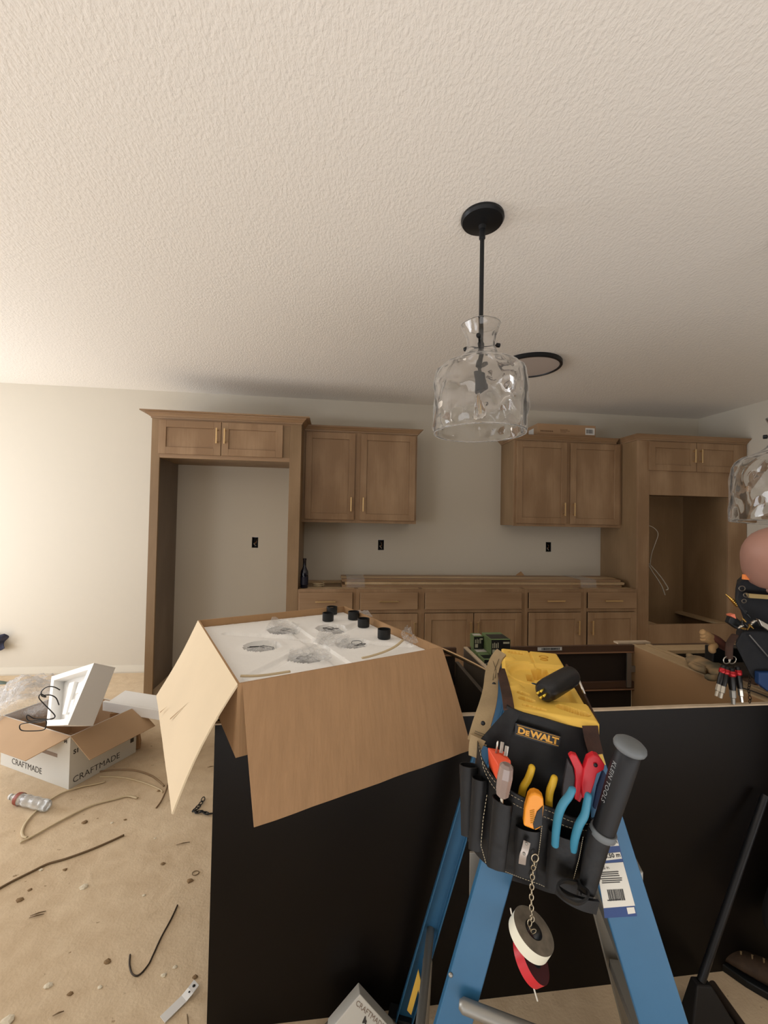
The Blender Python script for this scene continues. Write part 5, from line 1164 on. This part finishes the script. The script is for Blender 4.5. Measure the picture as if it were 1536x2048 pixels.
# black chain scrap
t = thing('chain', 'black chain scrap lying on the floor beside the island end', 'chain', on(400, 1610, 2, .004))
cp = [on(x, y, 2, .005) for x, y in ((408, 1596), (404, 1604), (399, 1612), (393, 1618), (388, 1622), (394, 1626), (402, 1624), (409, 1626), (416, 1629), (424, 1628))]
P_ = cp
for i in range(len(P_) - 1):
    a, c = P_[i], P_[i + 1]; d_ = c - a
    if d_.length < .002: continue
    mid = (a + c) / 2; d_.normalize(); s_ = (d_.cross(ZZ) if i % 2 else (ZZ * .4 + d_.cross(ZZ) * .9)).normalized()
    MB().tube([mid + d_ * (.019 * math.cos(k * math.pi / 5)) + s_ * (.008 * math.sin(k * math.pi / 5)) + ZZ * .003 for k in range(10)], .0024, 5, closed=True).build('link', M_BLACK, t, smooth=True)
# white bent metal strip
a = on(325, 2040, 2, .003); m1 = on(368, 1998, 2, .003); m2 = on(381, 1982, 2, .012); c = on(393, 1966, 2, .012)
t = thing('metal_strip', 'white bent metal strip with a hole, on the floor at the bottom left', 'bracket', m1)
b = MB(); wdv = (m1 - a).cross(ZZ).normalized() * .0135; rows = []
for q in (a, m1, m2, c): rows.append([b.p(q - wdv), b.p(q + wdv), b.p(q + wdv + ZZ * .002), b.p(q - wdv + ZZ * .002)])
for r0, r1 in zip(rows, rows[1:]): b.bridge(r0, r1)
b.addf(rows[0]); b.addf(rows[-1][::-1]); b.build('strip', M_WHITE, t)
MB().lathe([(.0045, 0), (.0045, .0006), (.001, .0008)], m2.lerp(c, .55) + ZZ * .0021, n=14).build('hole', M_BLACK, t, smooth=True)
MB().lathe([(.003, 0), (.003, .0006), (.001, .0008)], m2.lerp(c, -.2) + ZZ * .0021, n=10).build('hole', M_BLACK, t, smooth=True)
# small plastic bottle lying down
t = thing('water_bottle', 'small crumpled clear bottle with a red label band lying on the floor', 'bottle', on(60, 1605, 2, .03))
a = on(24, 1594, 2, .028); c = on(96, 1612, 2, .028); ax = (c - a).normalized(); L_ = (c - a).length
M_PET = mat('clear bottle plastic', rgb(235, 235, 232), .12, trans=.7, spec=.6, bump=.5, bscale=60, bdist=.004)
pf = [(.010, -.006), (.012, 0), (.012, .010), (.020, .022), (.027, .035)] + [(.026 + .002 * math.sin(k * 1.9), .04 + (L_ - .045) * k / 12) for k in range(13)] + [(.020, L_), (.001, L_ + .001)]
MB().lathe(pf, a, ax=ax, n=24).build('bottle_body', M_PET, t, smooth=True)
MB().lathe([(.0285, .040), (.0290, .042), (.0290, .062), (.0285, .064)], a, ax=ax, n=24, cap0=False, cap1=False).build('red_label', mat('red brown label', rgb(150, 78, 62), .5), t, smooth=True)
MB().lathe([(.014, -.012), (.014, -.001), (.001, -.001)], a, ax=ax, n=16).build('bottle_cap', mat('clear white cap', rgb(226, 224, 220), .3), t, smooth=True, auto=40)
# chips of drywall, rings and lint on the floor
chips = [(167, 1775, .016, 0), (288, 1791, .008, 0), (96, 1972, .014, 0), (14, 2044, .020, 0), (328, 1951, .010, 0), (350, 1935, .008, 0), (40, 1800, .014, 1), (130, 1740, .010, 1), (170, 1645, .016, 1), (215, 1924, .012, 1), (380, 1762, .014, 1), (318, 1582, .012, 1), (60, 1780, .009, 1), (326, 1728, .010, 1), (224, 1646, .008, 0), (278, 1442, .018, 1), (284, 1464, .016, 1), (250, 1640, .008, 1), (82, 1740, .010, 0), (390, 1955, .010, 1), (310, 1677, .006, 0), (200, 1975, .008, 0), (140, 1988, .009, 1)]
CL = ['largest pale drywall chip, below the thin brown cable in the middle of the floor', 'pale drywall chip right of the largest one, above the J-shaped wire', 'pale drywall chip low down, left of the metal strip',
      'pale drywall chip in the bottom left corner of the picture', 'pale drywall chip just above the white metal strip', 'small pale drywall chip between the J-shaped wire and the metal strip',
      'brown dirt crumb below the thin brown cable at the left edge', 'brown dirt crumb just under the middle of the thin brown cable', 'brown dirt crumb between the long tan cable and the thin brown cable',
      'dark dirt crumb left of the bottom of the J-shaped wire', 'brown dirt crumb just below the thin tan ring', 'dark bit at the end of the pale cable arc by the left flap',
      'brown dirt crumb closest above the straw slivers', 'small dirt crumb between the island end and the thin brown cable', 'small pale drywall chip right of the long tan cable',
      'dark crumb on the floor behind the white carton, upper one', 'dark crumb on the floor behind the white carton, lower one', 'tiny dirt crumb above the right end of the thin brown cable',
      'pale drywall chip touching the left part of the thin brown cable', 'dirt crumb beside the holed end of the metal strip', 'tiny pale drywall chip closest to the black chain scrap',
      'pale drywall chip near the bottom, left of the metal strip and below the dark crumb', 'brown dirt crumb near the bottom, between two pale chips']
M_CHIP = mat('drywall chip', rgb(226, 214, 190), .9); M_CLOD = mat('dirt clod', rgb(138, 112, 80), .95)
for i, (x, y, s_, k) in enumerate(chips):
    rnd = random.Random(i); q = on(x, y, 2, 0); b = MB(); n_ = 7
    rg = [[b.p(q + Vector((s_ * f * (.6 + .6 * rnd.random()) * math.cos(a_), s_ * f * (.5 + .5 * rnd.random()) * math.sin(a_), h))) for a_ in [2 * math.pi * j / n_ for j in range(n_)]] for f, h in ((1, .0005), (.9, s_ * .25), (.4, s_ * .4))]
    b.bridge(rg[0], rg[1]); b.bridge(rg[1], rg[2]); b.addf(rg[2]); b.addf(rg[0][::-1])
    tag(b.build('drywall_chip' if k == 0 else 'dirt_crumb', M_CHIP if k == 0 else M_CLOD, None, loc=q), CL[i], 'debris', 'pale drywall chips on the floor' if k == 0 else 'brown dirt crumbs on the floor')
q = on(391, 1746, 2, .002); tag(MB().tube([q + Vector((.013 * math.cos(a_), .011 * math.sin(a_), 0)) for a_ in [k * math.pi / 8 for k in range(16)]], .0014, 5, closed=True).build('plastic_ring', M_STEM, None, smooth=True, loc=q), 'small thin tan ring on the floor close to the island end', 'ring')
for i, (x0, y0, x1, y1, lab) in enumerate(((60, 1832, 92, 1822, 'pair of straw slivers at the left, upper one'), (58, 1836, 88, 1828, 'pair of straw slivers at the left, lower one'), (374, 2028, 376, 2048, 'brown sliver at the bottom edge below the metal strip'), (415, 1535, 427, 1532, 'dark sliver against the island end under the left flap'), (105, 2032, 128, 2022, 'dark twig near the bottom left corner'), (328, 1524, 346, 1524, 'thin twig left of the hanging flap'), (352, 1690, 380, 1684, 'faint straw left of the island end'))):
    a = on(x0, y0, 2, .003); c = on(x1, y1, 2, .003); tag(MB().tube([a, a.lerp(c, .5) + Vector((0, 0, .002)), c], [.001, .0022, .001], 5).build('straw_sliver', M_STEM, None, smooth=True, loc=a), lab, 'debris')
# dark things at the left edge by the wall
q = on(-6, 1283, 1, -.06); b = MB(); rnd = random.Random(7)
t = thing('cloth_rag', 'dark blue-grey rag hung on the back wall, cut by the left edge', 'cloth', q)
b.grid(lambda u, v: q + Vector((-.10 + u * .16 + .02 * math.sin(v * 7), .03 * math.sin(u * 6 + v * 4), .055 - v * .13 + .015 * math.sin(u * 8))), 10, 10, thick=lambda u, v: q + Vector((-.10 + u * .16 + .02 * math.sin(v * 7), .03 * math.sin(u * 6 + v * 4) + .006, .055 - v * .13 + .015 * math.sin(u * 8)))); b.build('cloth', mat('navy rag', rgb(58, 62, 84), .8, var=.4, vscale=30), t, smooth=True)
MB().tube([q + Vector((-.02, .05, .05)), q + Vector((-.02, .0, .055))], .004, 6).build('nail', M_ALU, t)
q = on(2, 1364, 2, .012); tag(MB().grid(lambda u, v: q + Vector((-.10 + u * .16, (v - .5) * .05, .02 * math.sin(u * 3.1) * math.sin(v * 3.1) - .01 + .006 * noise.noise(Vector((u * 9, v * 7, 1))))), 12, 8, thick=lambda u, v: q + Vector((-.10 + u * .16, (v - .5) * .05, -.0115))).build('green_wrapper', mat('grey green wrapper', rgb(96, 108, 98), .5), None, smooth=True, loc=q), 'crumpled grey-green wrapper on the floor by the back wall at the left edge', 'wrapper')

# ================================================================ boxed shade near the bottom, leaning on the island
t = thing('lamp_carton', 'small white carton in grey film, corner up, at the bottom by the island', 'carton', on(720, 2100, 2, 0.0))
P0 = dep(720, 1990, 1.16); PLn = Vector((0, -1, .55)).normalized()
def op(px, py, off=0): d = ray(px, py); return CAM + d * ((P0 + PLn * off - CAM).dot(PLn) / d.dot(PLn))
MB().prism([op(720, 1988), op(792, 2068), op(730, 2150), op(655, 2066)], -PLn * .07).build('carton_body', M_WCARD, t, bevel=.002)
MB().prism([op(718, 1976, -.075), op(806, 2062, -.075), op(750, 2140, -.075), op(640, 2062, -.075)], -PLn * .012).build('film_sleeve', mat('grey film', rgb(120, 112, 100), .3), t, bevel=.002)
a = op(716, 2008, .0008); c = op(764, 2052, .0008); xx = (c - a).normalized(); text('CRAFTMADE', M_INK2, .016, t, (a + c) / 2, xx, PLn.cross(xx), ext=.0003)
a = op(716, 2046, .0008); c = op(742, 2040, .0008); xx = (c - a).normalized(); text('4', M_INK, .022, t, (a + c) / 2, xx, PLn.cross(xx), ext=.0003, bold=.001)

# ================================================================ black broom against the island, stick on the floor
M_BROOM = mat('black broom', rgb(24, 22, 22), .6)
t = thing('broom', 'black push broom standing by the island at the lower right', 'broom', on(1395, 2020, 2, 0))
hb = on(1402, 1962, 1, -3.02); ht = on(1530, 1590, 1, -2.95)
MB().tube([hb, ht], .011, 14).build('broom_handle', mat('dark satin tube', rgb(34, 35, 38), .35, .3), t, smooth=True, auto=40)
fb0 = on(1380, 2060, 2, 0.0); hv = Vector((hb.x, hb.y, hb.z))
gx = Vector((.98, -.12, 0)).normalized(); gy = Vector((.12, .98, 0))
fl = Vector((hv.x, hv.y - .03, 0))
MB().hexa([fl - gx * .075 - gy * .03, fl + gx * .075 - gy * .03, fl + gx * .075 + gy * .03, fl - gx * .075 + gy * .03], [hv - gx * .022 - gy * .015, hv + gx * .022 - gy * .015, hv + gx * .022 + gy * .015, hv - gx * .022 + gy * .015]).build('bristles', M_BROOM, t, bevel=.004)
a = on(1424, 1968, 2, .012); c = on(1500, 2075, 2, .012)
tag(MB().tube([a, c], .012, 10).build('dark_rod', mat('dark brown rod', rgb(52, 42, 34), .6), None, smooth=True, auto=40, loc=a), 'dark straight rod lying on the floor right of the broom', 'rod')

# ================================================================ tool bag on the island, right edge
M_BAG = mat('black ballistic cloth', rgb(22, 24, 29), .75, var=.2, vscale=30, bump=.3, bscale=400, bdist=.001); M_TAN = _mats['tan melamine']
t = thing('tool_bag', 'dark open tool bag standing on the island at the right edge of the picture', 'tool bag', dep(1520, 1380, 1.5))
def dd(x, y, t_): return dep(x, y, t_)
RB = ray(1476, 1250).copy(); RB.z = 0; RB = RB.normalized()
front = [(1470, 1290), (1484, 1262), (1545, 1262), (1600, 1262), (1600, 1400), (1545, 1388), (1521, 1376), (1500, 1350)]
b = MB(); f_ = [dd(x, y, 1.46) for x, y in front]; b.prism(f_, RB * .24); b.build('bag_body', M_BAG, t, bevel=.008)
b = MB(); b.prism([dd(1518, 1345, 1.44), dd(1600, 1345, 1.44), dd(1600, 1390, 1.44), dd(1540, 1385, 1.44), dd(1518, 1368, 1.44)], Vector((.003, .02, 0))); b.build('blue_panel', mat('blue panel', rgb(26, 58, 104), .6), t, bevel=.004)
b = MB(); b.prism([dd(1474, 1170, 1.50), (dd(1490, 1156, 1.50)), dd(1545, 1152, 1.50), dd(1610, 1160, 1.50), dd(1610, 1270, 1.50), dd(1500, 1270, 1.50), dd(1484, 1230, 1.50), dd(1470, 1190, 1.50)], RB * .20); b.build('upper_pocket', M_BAG, t, bevel=.008)
b = MB(); b.prism([dd(1489, 1149, 1.475), dd(1513, 1150, 1.475), dd(1508, 1161, 1.475), dd(1488, 1159, 1.475)], Vector((.001, .010, 0))); b.build('orange_tag', mat('orange tag', rgb(240, 140, 72), .5), t, bevel=.001)
b = MB(); b.prism([dd(1494, 1187, 1.475), dd(1560, 1192, 1.475), dd(1560, 1200, 1.475), dd(1500, 1196, 1.475)], Vector((.001, .008, 0))); b.build('tan_webbing', mat('tan webbing', rgb(170, 146, 98), .8), t)
MB().tube(smooth_path([dd(1478, 1180, 1.47), dd(1474, 1196, 1.46), dd(1480, 1212, 1.45), dd(1492, 1228, 1.45)]), .006, 8).build('bag_strap', M_BAG, t, smooth=True)
for (x, y, r_) in ((1484, 1177, .011), (1492, 1190, .009), (1488, 1202, .008)):
    MB().tube([dd(x, y, 1.455) + RGT * (r_ * math.cos(a_)) + UPV * (r_ * .8 * math.sin(a_)) for a_ in [k * math.pi / 6 for k in range(12)]], .0016, 5, closed=True).build('metal_ring', mat('dark steel ring', rgb(120, 112, 100), .3, .9), t, smooth=True)
MB().tube([dd(1499, 1270, 1.45), dd(1540, 1318, 1.45)], .0022, 6).build('piping', mat('grey piping', rgb(110, 108, 106), .6), t, smooth=True)
b = MB(); b.prism([dd(1517, 1238, 1.44), dd(1560, 1262, 1.44), dd(1560, 1276, 1.44), dd(1524, 1252, 1.44)], Vector((.002, .012, 0))); b.build('steel_rule', M_STL, t, bevel=.001)
# stepped drill bit
a = dd(1451, 1188, 1.47); c = dd(1479, 1213, 1.47); ax = (c - a).normalized(); L_ = (c - a).length
t = thing('step_drill_bit', 'gold stepped drill bit pointing up left out of the tool bag', 'drill bit', c)
pf = [(.0008, 0)]
for k in range(8): pf += [(.0025 + .0010 * k, .006 + L_ * .8 * k / 8), (.0025 + .0010 * k, .006 + L_ * .8 * (k + .8) / 8)]
MB().lathe(pf, a, ax=ax, n=20).build('stepped_cone', mat('gold titanium', rgb(216, 176, 92), .25, .95), t, smooth=True, auto=25)
MB().lathe([(.004, L_ * .84), (.004, L_ + .03)], a, ax=ax, n=6).build('hex_shank', M_ALU, t)
# orange-tipped black cutter and small metal bits
t = thing('wire_cutter', 'small black cutter with a salmon tip lying against the tool bag', 'cutter', dd(1475, 1250, 1.46))
MB().prism([dd(1462, 1234, 1.46), dd(1470, 1232, 1.46), dd(1486, 1246, 1.46), dd(1492, 1258, 1.46), dd(1478, 1260, 1.46), dd(1458, 1246, 1.46)], Vector((.002, .02, 0))).build('cutter_body', M_BLACK, t, bevel=.003)
MB().prism([dd(1461, 1230, 1.455), dd(1470, 1228, 1.455), dd(1473, 1238, 1.455), dd(1463, 1233, 1.455)], Vector((.002, .02, 0))).build('salmon_tip', mat('salmon plastic', rgb(226, 122, 92), .5), t, bevel=.001)
t = thing('wire_connectors', 'cluster of small brass and steel fittings clipped to the tool bag', 'fittings', dd(1498, 1245, 1.44))
rnd = random.Random(3)
for k in range(10):
    q = dd(1484 + rnd.uniform(0, 30), 1226 + rnd.uniform(0, 32), 1.445); a_ = rnd.uniform(0, 6.28); ax = (RGT * math.cos(a_) + UPV * math.sin(a_)).normalized()
    MB().lathe([(.004, 0), (.004, .012), (.0026, .013), (.0026, .020)], q, ax=ax, n=8).build('fitting', (mat('dark brass', rgb(150, 120, 66), .3, .9), M_STL, M_BLACK)[k % 3], t)
# nut drivers hanging on a ring
M_NBLK = mat('gloss black handle', rgb(20, 18, 18), .3); M_NRED = mat('metallic red band', rgb(170, 30, 36), .25, .4)
t = thing('clip_ring', 'steel split ring hanging from a dark strap at the tool bag, holding the nut drivers', 'ring', dd(1459, 1322, 1.40))
for dx in (0, 11): MB().tube([dd(1454 + dx, 1320, 1.40) + RGT * (.017 * math.cos(a_)) + UPV * (.012 * math.sin(a_)) + FWD * (.006 * math.cos(a_)) for a_ in [k * math.pi / 8 for k in range(16)]], .0016, 6, closed=True).build('ring', M_STL, t, smooth=True)
MB().tube(smooth_path([dd(1470, 1270, 1.43), dd(1460, 1286, 1.41), dd(1458, 1304, 1.40), dd(1458, 1318, 1.395)]), .011, 8, flat=.4).build('strap', M_SUEDE, t, smooth=True)
labs = ['leftmost of the nut drivers on the ring, tip pointing down left', 'second nut driver from the left on the ring, wide steel socket', 'middle nut driver on the ring, longest, dark steel tip', 'rightmost nut driver on the ring, tip pointing down right']
for i, (x0, y0, x1, y1, r_) in enumerate(((1447, 1330, 1432, 1392, .0085), (1453, 1332, 1441, 1396, .0115), (1462, 1334, 1467, 1408, .0120), (1474, 1332, 1484, 1404, .0100))):
    a = dd(x0, y0, 1.395 + .01 * i); c = dd(x1, y1, 1.385 + .01 * i); ax = (c - a).normalized(); L_ = (c - a).length
    n_ = thing('nut_driver', labs[i], 'nut driver', a, 'nut drivers hanging on the ring')
    MB().lathe([(r_ * .5, 0), (r_ * .8, .003), (r_ * .85, L_ * .10)], a, ax=ax, n=16).build('handle_end', M_NBLK, n_, smooth=True, auto=40)
    MB().lathe([(r_ * .95, L_ * .10), (r_ * 1.12, L_ * .13), (r_ * 1.12, L_ * .22), (r_ * .95, L_ * .25)], a, ax=ax, n=16).build('red_band', M_NRED, n_, smooth=True, auto=40)
    MB().lathe([(r_ * .85, L_ * .25), (r_ * .95, L_ * .45), (r_ * .80, L_ * .62)], a, ax=ax, n=16).build('grip', M_NBLK, n_, smooth=True, auto=40)
    MB().lathe([(r_ * .75, L_ * .62), (r_ * .80, L_ * .66), (r_ * .80, L_ * .82), (r_ * .55, L_ * .84), (r_ * .50, L_)], a, ax=ax, n=6).build('steel_socket', M_STL if i != 2 else M_ALU, n_)
# gloves
M_GL1 = mat('camouflage glove cloth', rgb(176, 146, 108), .9, vscale=16, detail=1, col2=rgb(104, 96, 76)); M_GL2 = mat('tan glove palm', rgb(176, 140, 96), .85, var=.15, vscale=20)
M_GL3 = mat('rust red glove back', rgb(96, 52, 40), .85, var=.2, vscale=20)
def glove(name, label, P, fingers, wpalm, m1, m2):
    """stuffed work glove: palm and fingers as tapered tubes from a common palm"""
    t = thing('work_glove', label, 'glove', P[0]); b = MB(); b.tube(smooth_path(P, 4), [wpalm * f for f in ([.80, .85, .9, .95, 1, 1.03, 1.05, 1.04, 1.0, .95, .9, .82, .7][:4 * (len(P) - 1) + 1])], 16, flat=.5); b.build('palm', m1, t, smooth=True)
    for f in fingers: MB().tube(smooth_path(f, 4), [.0125] * (4 * (len(f) - 1) - 1) + [.010, .004], 10).build('finger', m2, t, smooth=True)
    return t
zt_ = .900
g0 = [on(1452, 1352, 2, zt_), on(1425, 1335, 2, zt_), on(1400, 1325, 2, zt_), on(1388, 1318, 2, zt_)]
glove('g', 'camouflage work glove lying on the island top, left of the nut drivers', g0, [[on(1412, 1330 + 4 * k, 2, zt_), on(1395, 1322 + 5 * k, 2, zt_), on(1382 + k, 1314 + 6 * k, 2, zt_ - .004), on(1376 + 2 * k, 1310 + 7 * k, 2, zt_ - .008)] for k in range(4)] + [[on(1440, 1352, 2, .892), on(1425, 1356, 2, .890), on(1410, 1352, 2, .889)]], .046, M_GL1, M_GL1)
g1 = [dep(1452, 1296, 1.62), dep(1436, 1284, 1.62), dep(1424, 1276, 1.62), dep(1416, 1272, 1.62)]
glove('g', 'rust and black work glove with tan fingertips draped behind the camouflage glove', g1, [[dep(1428, 1278 + 4 * k, 1.61), dep(1415, 1270 + 5 * k, 1.60), dep(1408, 1266 + 6 * k, 1.60), dep(1402 + 2 * k, 1262 + 7 * k, 1.60)] for k in range(3)] + [[dep(1430, 1290, 1.60), dep(1424, 1296, 1.59), dep(1426, 1306, 1.59)]], .034, M_GL3, M_GL2)
# dark case under the rust glove, on the island
tag(MB().prism([dep(1426, 1296, 1.70), dep(1500, 1296, 1.70), dep(1500, 1326, 1.70), dep(1426, 1326, 1.70)], Vector((.01, .05, 0))).build('dark_case', M_BLACK, None, bevel=.004, loc=dep(1440, 1310, 1.7)), 'small black case behind the two gloves on the island', 'case')
t = thing('chain', 'dark thin chain hanging down at the right over the island top', 'chain', dd(1500, 1362, 1.40))
chain_links([dd(1499, 1350, 1.41), dd(1500, 1362, 1.40), dd(1497, 1380, 1.38), dd(1500, 1395, 1.37), dd(1499, 1409, 1.36)], t, r=.0012, L=.014, w=.004, m=mat('blackened chain', rgb(50, 42, 36), .4, .8))
tag(MB().tube(smooth_path([on(1485, 1376, 2, .884), on(1510, 1384, 2, .884), on(1545, 1398, 2, .884)]), .0022, 6).build('black_cord', M_BW, None, smooth=True, loc=on(1510, 1384, 2, .884)), 'thin black cord lying across the island top at the right edge', 'cord')

# ================================================================ the worker at the right: only an arm enters the picture
M_SKIN = mat('skin', rgb(162, 120, 104), .55, var=.06, vscale=12); M_SHIRT = mat('dark grey shirt', rgb(52, 54, 58), .9); M_TROU = mat('dark work trousers', rgb(38, 36, 36), .9); M_HAIR = mat('brown hair', rgb(52, 38, 28), .8); M_BOOT = mat('brown work boot', rgb(64, 48, 34), .7, var=.3, vscale=40)
def skin_obj(name, verts, edges, radii, m, parent, root=0, sub=2):
    me = bpy.data.meshes.new(name); base = wl(parent) if parent else Vector((0, 0, 0))
    me.from_pydata([tuple(Vector(v) - base) for v in verts], edges, []); me.materials.append(m)
    o = bpy.data.objects.new(name, me); COL.objects.link(o)
    if parent: o.parent = parent
    sk = o.modifiers.new('skin', 'SKIN'); sk.use_smooth_shade = True
    for i, r in enumerate(radii):
        s_ = me.skin_vertices[0].data[i]; s_.radius = (r, r) if not isinstance(r, tuple) else r; s_.use_root = (i == root)
    sb = o.modifiers.new('sub', 'SUBSURF'); sb.levels = sub; sb.render_levels = sub
    return o
el = dep(1528, 1092, 1.42); sho = Vector((el.x + .27, el.y - .17, 1.47)); wr = dep(1534, 1172, 1.50)
pel = Vector((sho.x + .16, sho.y + .03, .96)); nk = Vector((sho.x + .17, sho.y + .04, 1.50))
per = thing('person', 'worker cut by the right edge, bare arm bent at the elbow above the tool bag', 'person', (pel.x, pel.y, 0))
sh2 = sho + Vector((.34, -.04, 0)); el2 = sh2 + Vector((.06, -.02, -.29)); wr2 = el2 + Vector((-.06, .20, -.10))
_b = on(1512, 1975, 2, 0.0); aL = Vector((_b.x + .06, _b.y - .04, .09)); kL = Vector(((pel.x - .09 + aL.x) / 2, (pel.y + aL.y) / 2 + .03, .50)); kR = Vector((pel.x + .12, pel.y - .06, .50)); aR = Vector((pel.x + .15, pel.y - .10, .09))
V = [pel, pel + Vector((0, 0, .20)), Vector((nk.x, nk.y, 1.34)), nk, nk + Vector((-.01, .03, .10)), nk + Vector((-.01, .04, .20)),
     sho, sho.lerp(el, .5), el, el.lerp(wr, .35), wr, sh2, el2, wr2,
     Vector((pel.x - .09, pel.y, .88)), kL, aL, Vector((pel.x + .09, pel.y, .88)), kR, aR]
E_ = [(0, 1), (1, 2), (2, 3), (3, 4), (4, 5), (2, 6), (6, 7), (7, 8), (8, 9), (9, 10), (2, 11), (11, 12), (12, 13), (0, 14), (14, 15), (15, 16), (0, 17), (17, 18), (18, 19)]
Rr = [(.13, .10), (.12, .09), (.13, .09), .060, .075, .085, (.075, .075), .074, .076, .082, .056, .066, .050, .034, .095, .065, .048, .095, .065, .048]
skin_obj('body', V, E_, Rr, M_SKIN, per, 0)
# shirt, trousers, hair as loose shells over the body
skin_obj('shirt', [pel - ZZ * .09, pel + ZZ * .12, pel + ZZ * .24, Vector((nk.x, nk.y, 1.33)), Vector((nk.x, nk.y, 1.42)), sho, sho.lerp(el, .38), sh2, sh2.lerp(el2, .5)], [(0, 1), (1, 2), (2, 3), (3, 4), (3, 5), (5, 6), (3, 7), (7, 8)], [(.20, .165), (.20, .16), (.20, .155), (.21, .155), .095, .115, .100, .115, .095], M_SHIRT, per, 0)
skin_obj('trousers', [pel + ZZ * .12, V[14], kL, aL + ZZ * .05, V[17], kR, aR + ZZ * .05], [(0, 1), (1, 2), (2, 3), (0, 4), (4, 5), (5, 6)], [(.20, .165), .135, .105, .085, .135, .105, .085], M_TROU, per, 0)
hc_ = nk + Vector((-.01, .045, .17))
MB().lathe([(.02, .135), (.06, .120), (.088, .08), (.098, .03), (.094, -.01)], hc_, ax=(0, -.3, 1), n=24).build('hair', M_HAIR, per, smooth=True)
# face: nose, eyes, mouth, ears
fd_ = Vector((-.35, .94, 0)).normalized(); fs = Vector((fd_.y, -fd_.x, 0)); fc_ = hc_ + fd_ * .080 - ZZ * .03
MB().lathe([(.004, .03), (.010, .012), (.015, -.012), (.008, -.022)], fc_ + fd_ * .008, ax=(0, 0, 1), n=12).build('nose', M_SKIN, per, smooth=True)
for s_ in (-1, 1):
    MB().lathe([(.001, -.010), (.009, -.004), (.0105, .003), (.006, .009), (.001, .010)], fc_ + fs * (.032 * s_) + ZZ * .022 - fd_ * .006, ax=fd_, n=14).build('eye', mat('eye', rgb(230, 226, 220), .3), per, smooth=True)
    MB().lathe([(.001, -.03), (.012, -.02), (.017, 0), (.013, .02), (.001, .03)], hc_ + fs * (.088 * s_) - ZZ * .02, ax=ZZ, n=10).build('ear', M_SKIN, per, smooth=True)
MB().tube([fc_ - ZZ * .045 - fs * .022, fc_ - ZZ * .047 + fd_ * .006, fc_ - ZZ * .045 + fs * .022], .0045, 8).build('mouth', mat('lips', rgb(150, 88, 80), .5), per, smooth=True)
# hands with five fingers
def hand(w, dirn, pn_, side, par):
    d_ = Vector(dirn).normalized(); n_ = Vector(pn_).normalized(); s_ = d_.cross(n_).normalized() * side; n_ = s_.cross(d_).normalized() * side
    vs = [w, w + d_ * .045, w + d_ * .085]; skin_obj('palm', vs, [(0, 1), (1, 2)], [(.030, .022), (.040, .018), (.038, .016)], M_SKIN, par, 0, 2)
    for k, (o_, l_) in enumerate(((-.029, .068), (-.010, .078), (.010, .073), (.028, .058))):
        b0 = w + d_ * .078 + s_ * o_; p = [b0, b0 + d_ * l_ * .45 + n_ * -.004, b0 + d_ * l_ * .80 - n_ * .018, b0 + d_ * l_ * .95 - n_ * .038]
        skin_obj('finger', p, [(0, 1), (1, 2), (2, 3)], [.0095, .009, .0085, .0070], M_SKIN, par, 0, 1)
    b0 = w + d_ * .03 - s_ * .030; skin_obj('thumb', [b0, b0 - s_ * .022 + d_ * .025 - n_ * .008, b0 - s_ * .022 + d_ * .058 - n_ * .022], [(0, 1), (1, 2)], [.013, .0105, .0085], M_SKIN, par, 0, 1)
hand(wr, (wr - el).normalized() + Vector((.1, .2, 0)), Vector((-.3, -1, .2)), 1, per)
hand(wr2, (wr2 - el2), Vector((0, .2, 1)), -1, per)
# boots; the left one stands where the picture shows a laced boot
bt = on(1512, 1975, 2, 0.0)
for an, sole in ((Vector((aL.x, aL.y, .02)), 0), (Vector((aR.x, aR.y, .02)), 1)):
    f = Fr((an.x, an.y, 0), (.80, .60, 0), (-.60, .80, 0)) if sole == 0 else Fr((an.x, an.y, 0))
    pr_ = [(.04, .004), (.05, .01)]
    b = MB(f); sec = []
    for y, hw, zz in ((-.10, .034, .10), (-.04, .042, .12), (.03, .044, .09), (.10, .048, .065), (.16, .040, .050), (.19, .022, .035)):
        sec.append([b.p((-hw, y, .022)), b.p((hw, y, .022)), b.p((hw * .8, y, zz * .8)), b.p((hw * .3, y, zz)), b.p((-hw * .3, y, zz)), b.p((-hw * .8, y, zz * .8))])
    for a_, c_ in zip(sec, sec[1:]): b.bridge(a_, c_)
    b.addf(sec[0]); b.addf(sec[-1][::-1]); bo = b.build('boot', M_BOOT, per, smooth=True, bevel=.0, subsurf=1)
    MB(f).prism([(-.038, -.105, 0), (.038, -.105, 0), (.050, .09, 0), (.040, .17, 0), (0, .20, 0), (-.040, .17, 0), (-.050, .09, 0)], f.z * 0 + Vector((0, 0, .024))).build('sole', M_BLACK, bo, bevel=.003)
    for k in range(5):
        y = -.01 + k * .028; z = .100 - k * .010; MB(f).tube([(-.026, y, z - .012), (0, y + .006, z + .006), (.026, y, z - .012)], .0026, 6).build('lace', mat('tan lace', rgb(150, 126, 92), .8), bo, smooth=True)
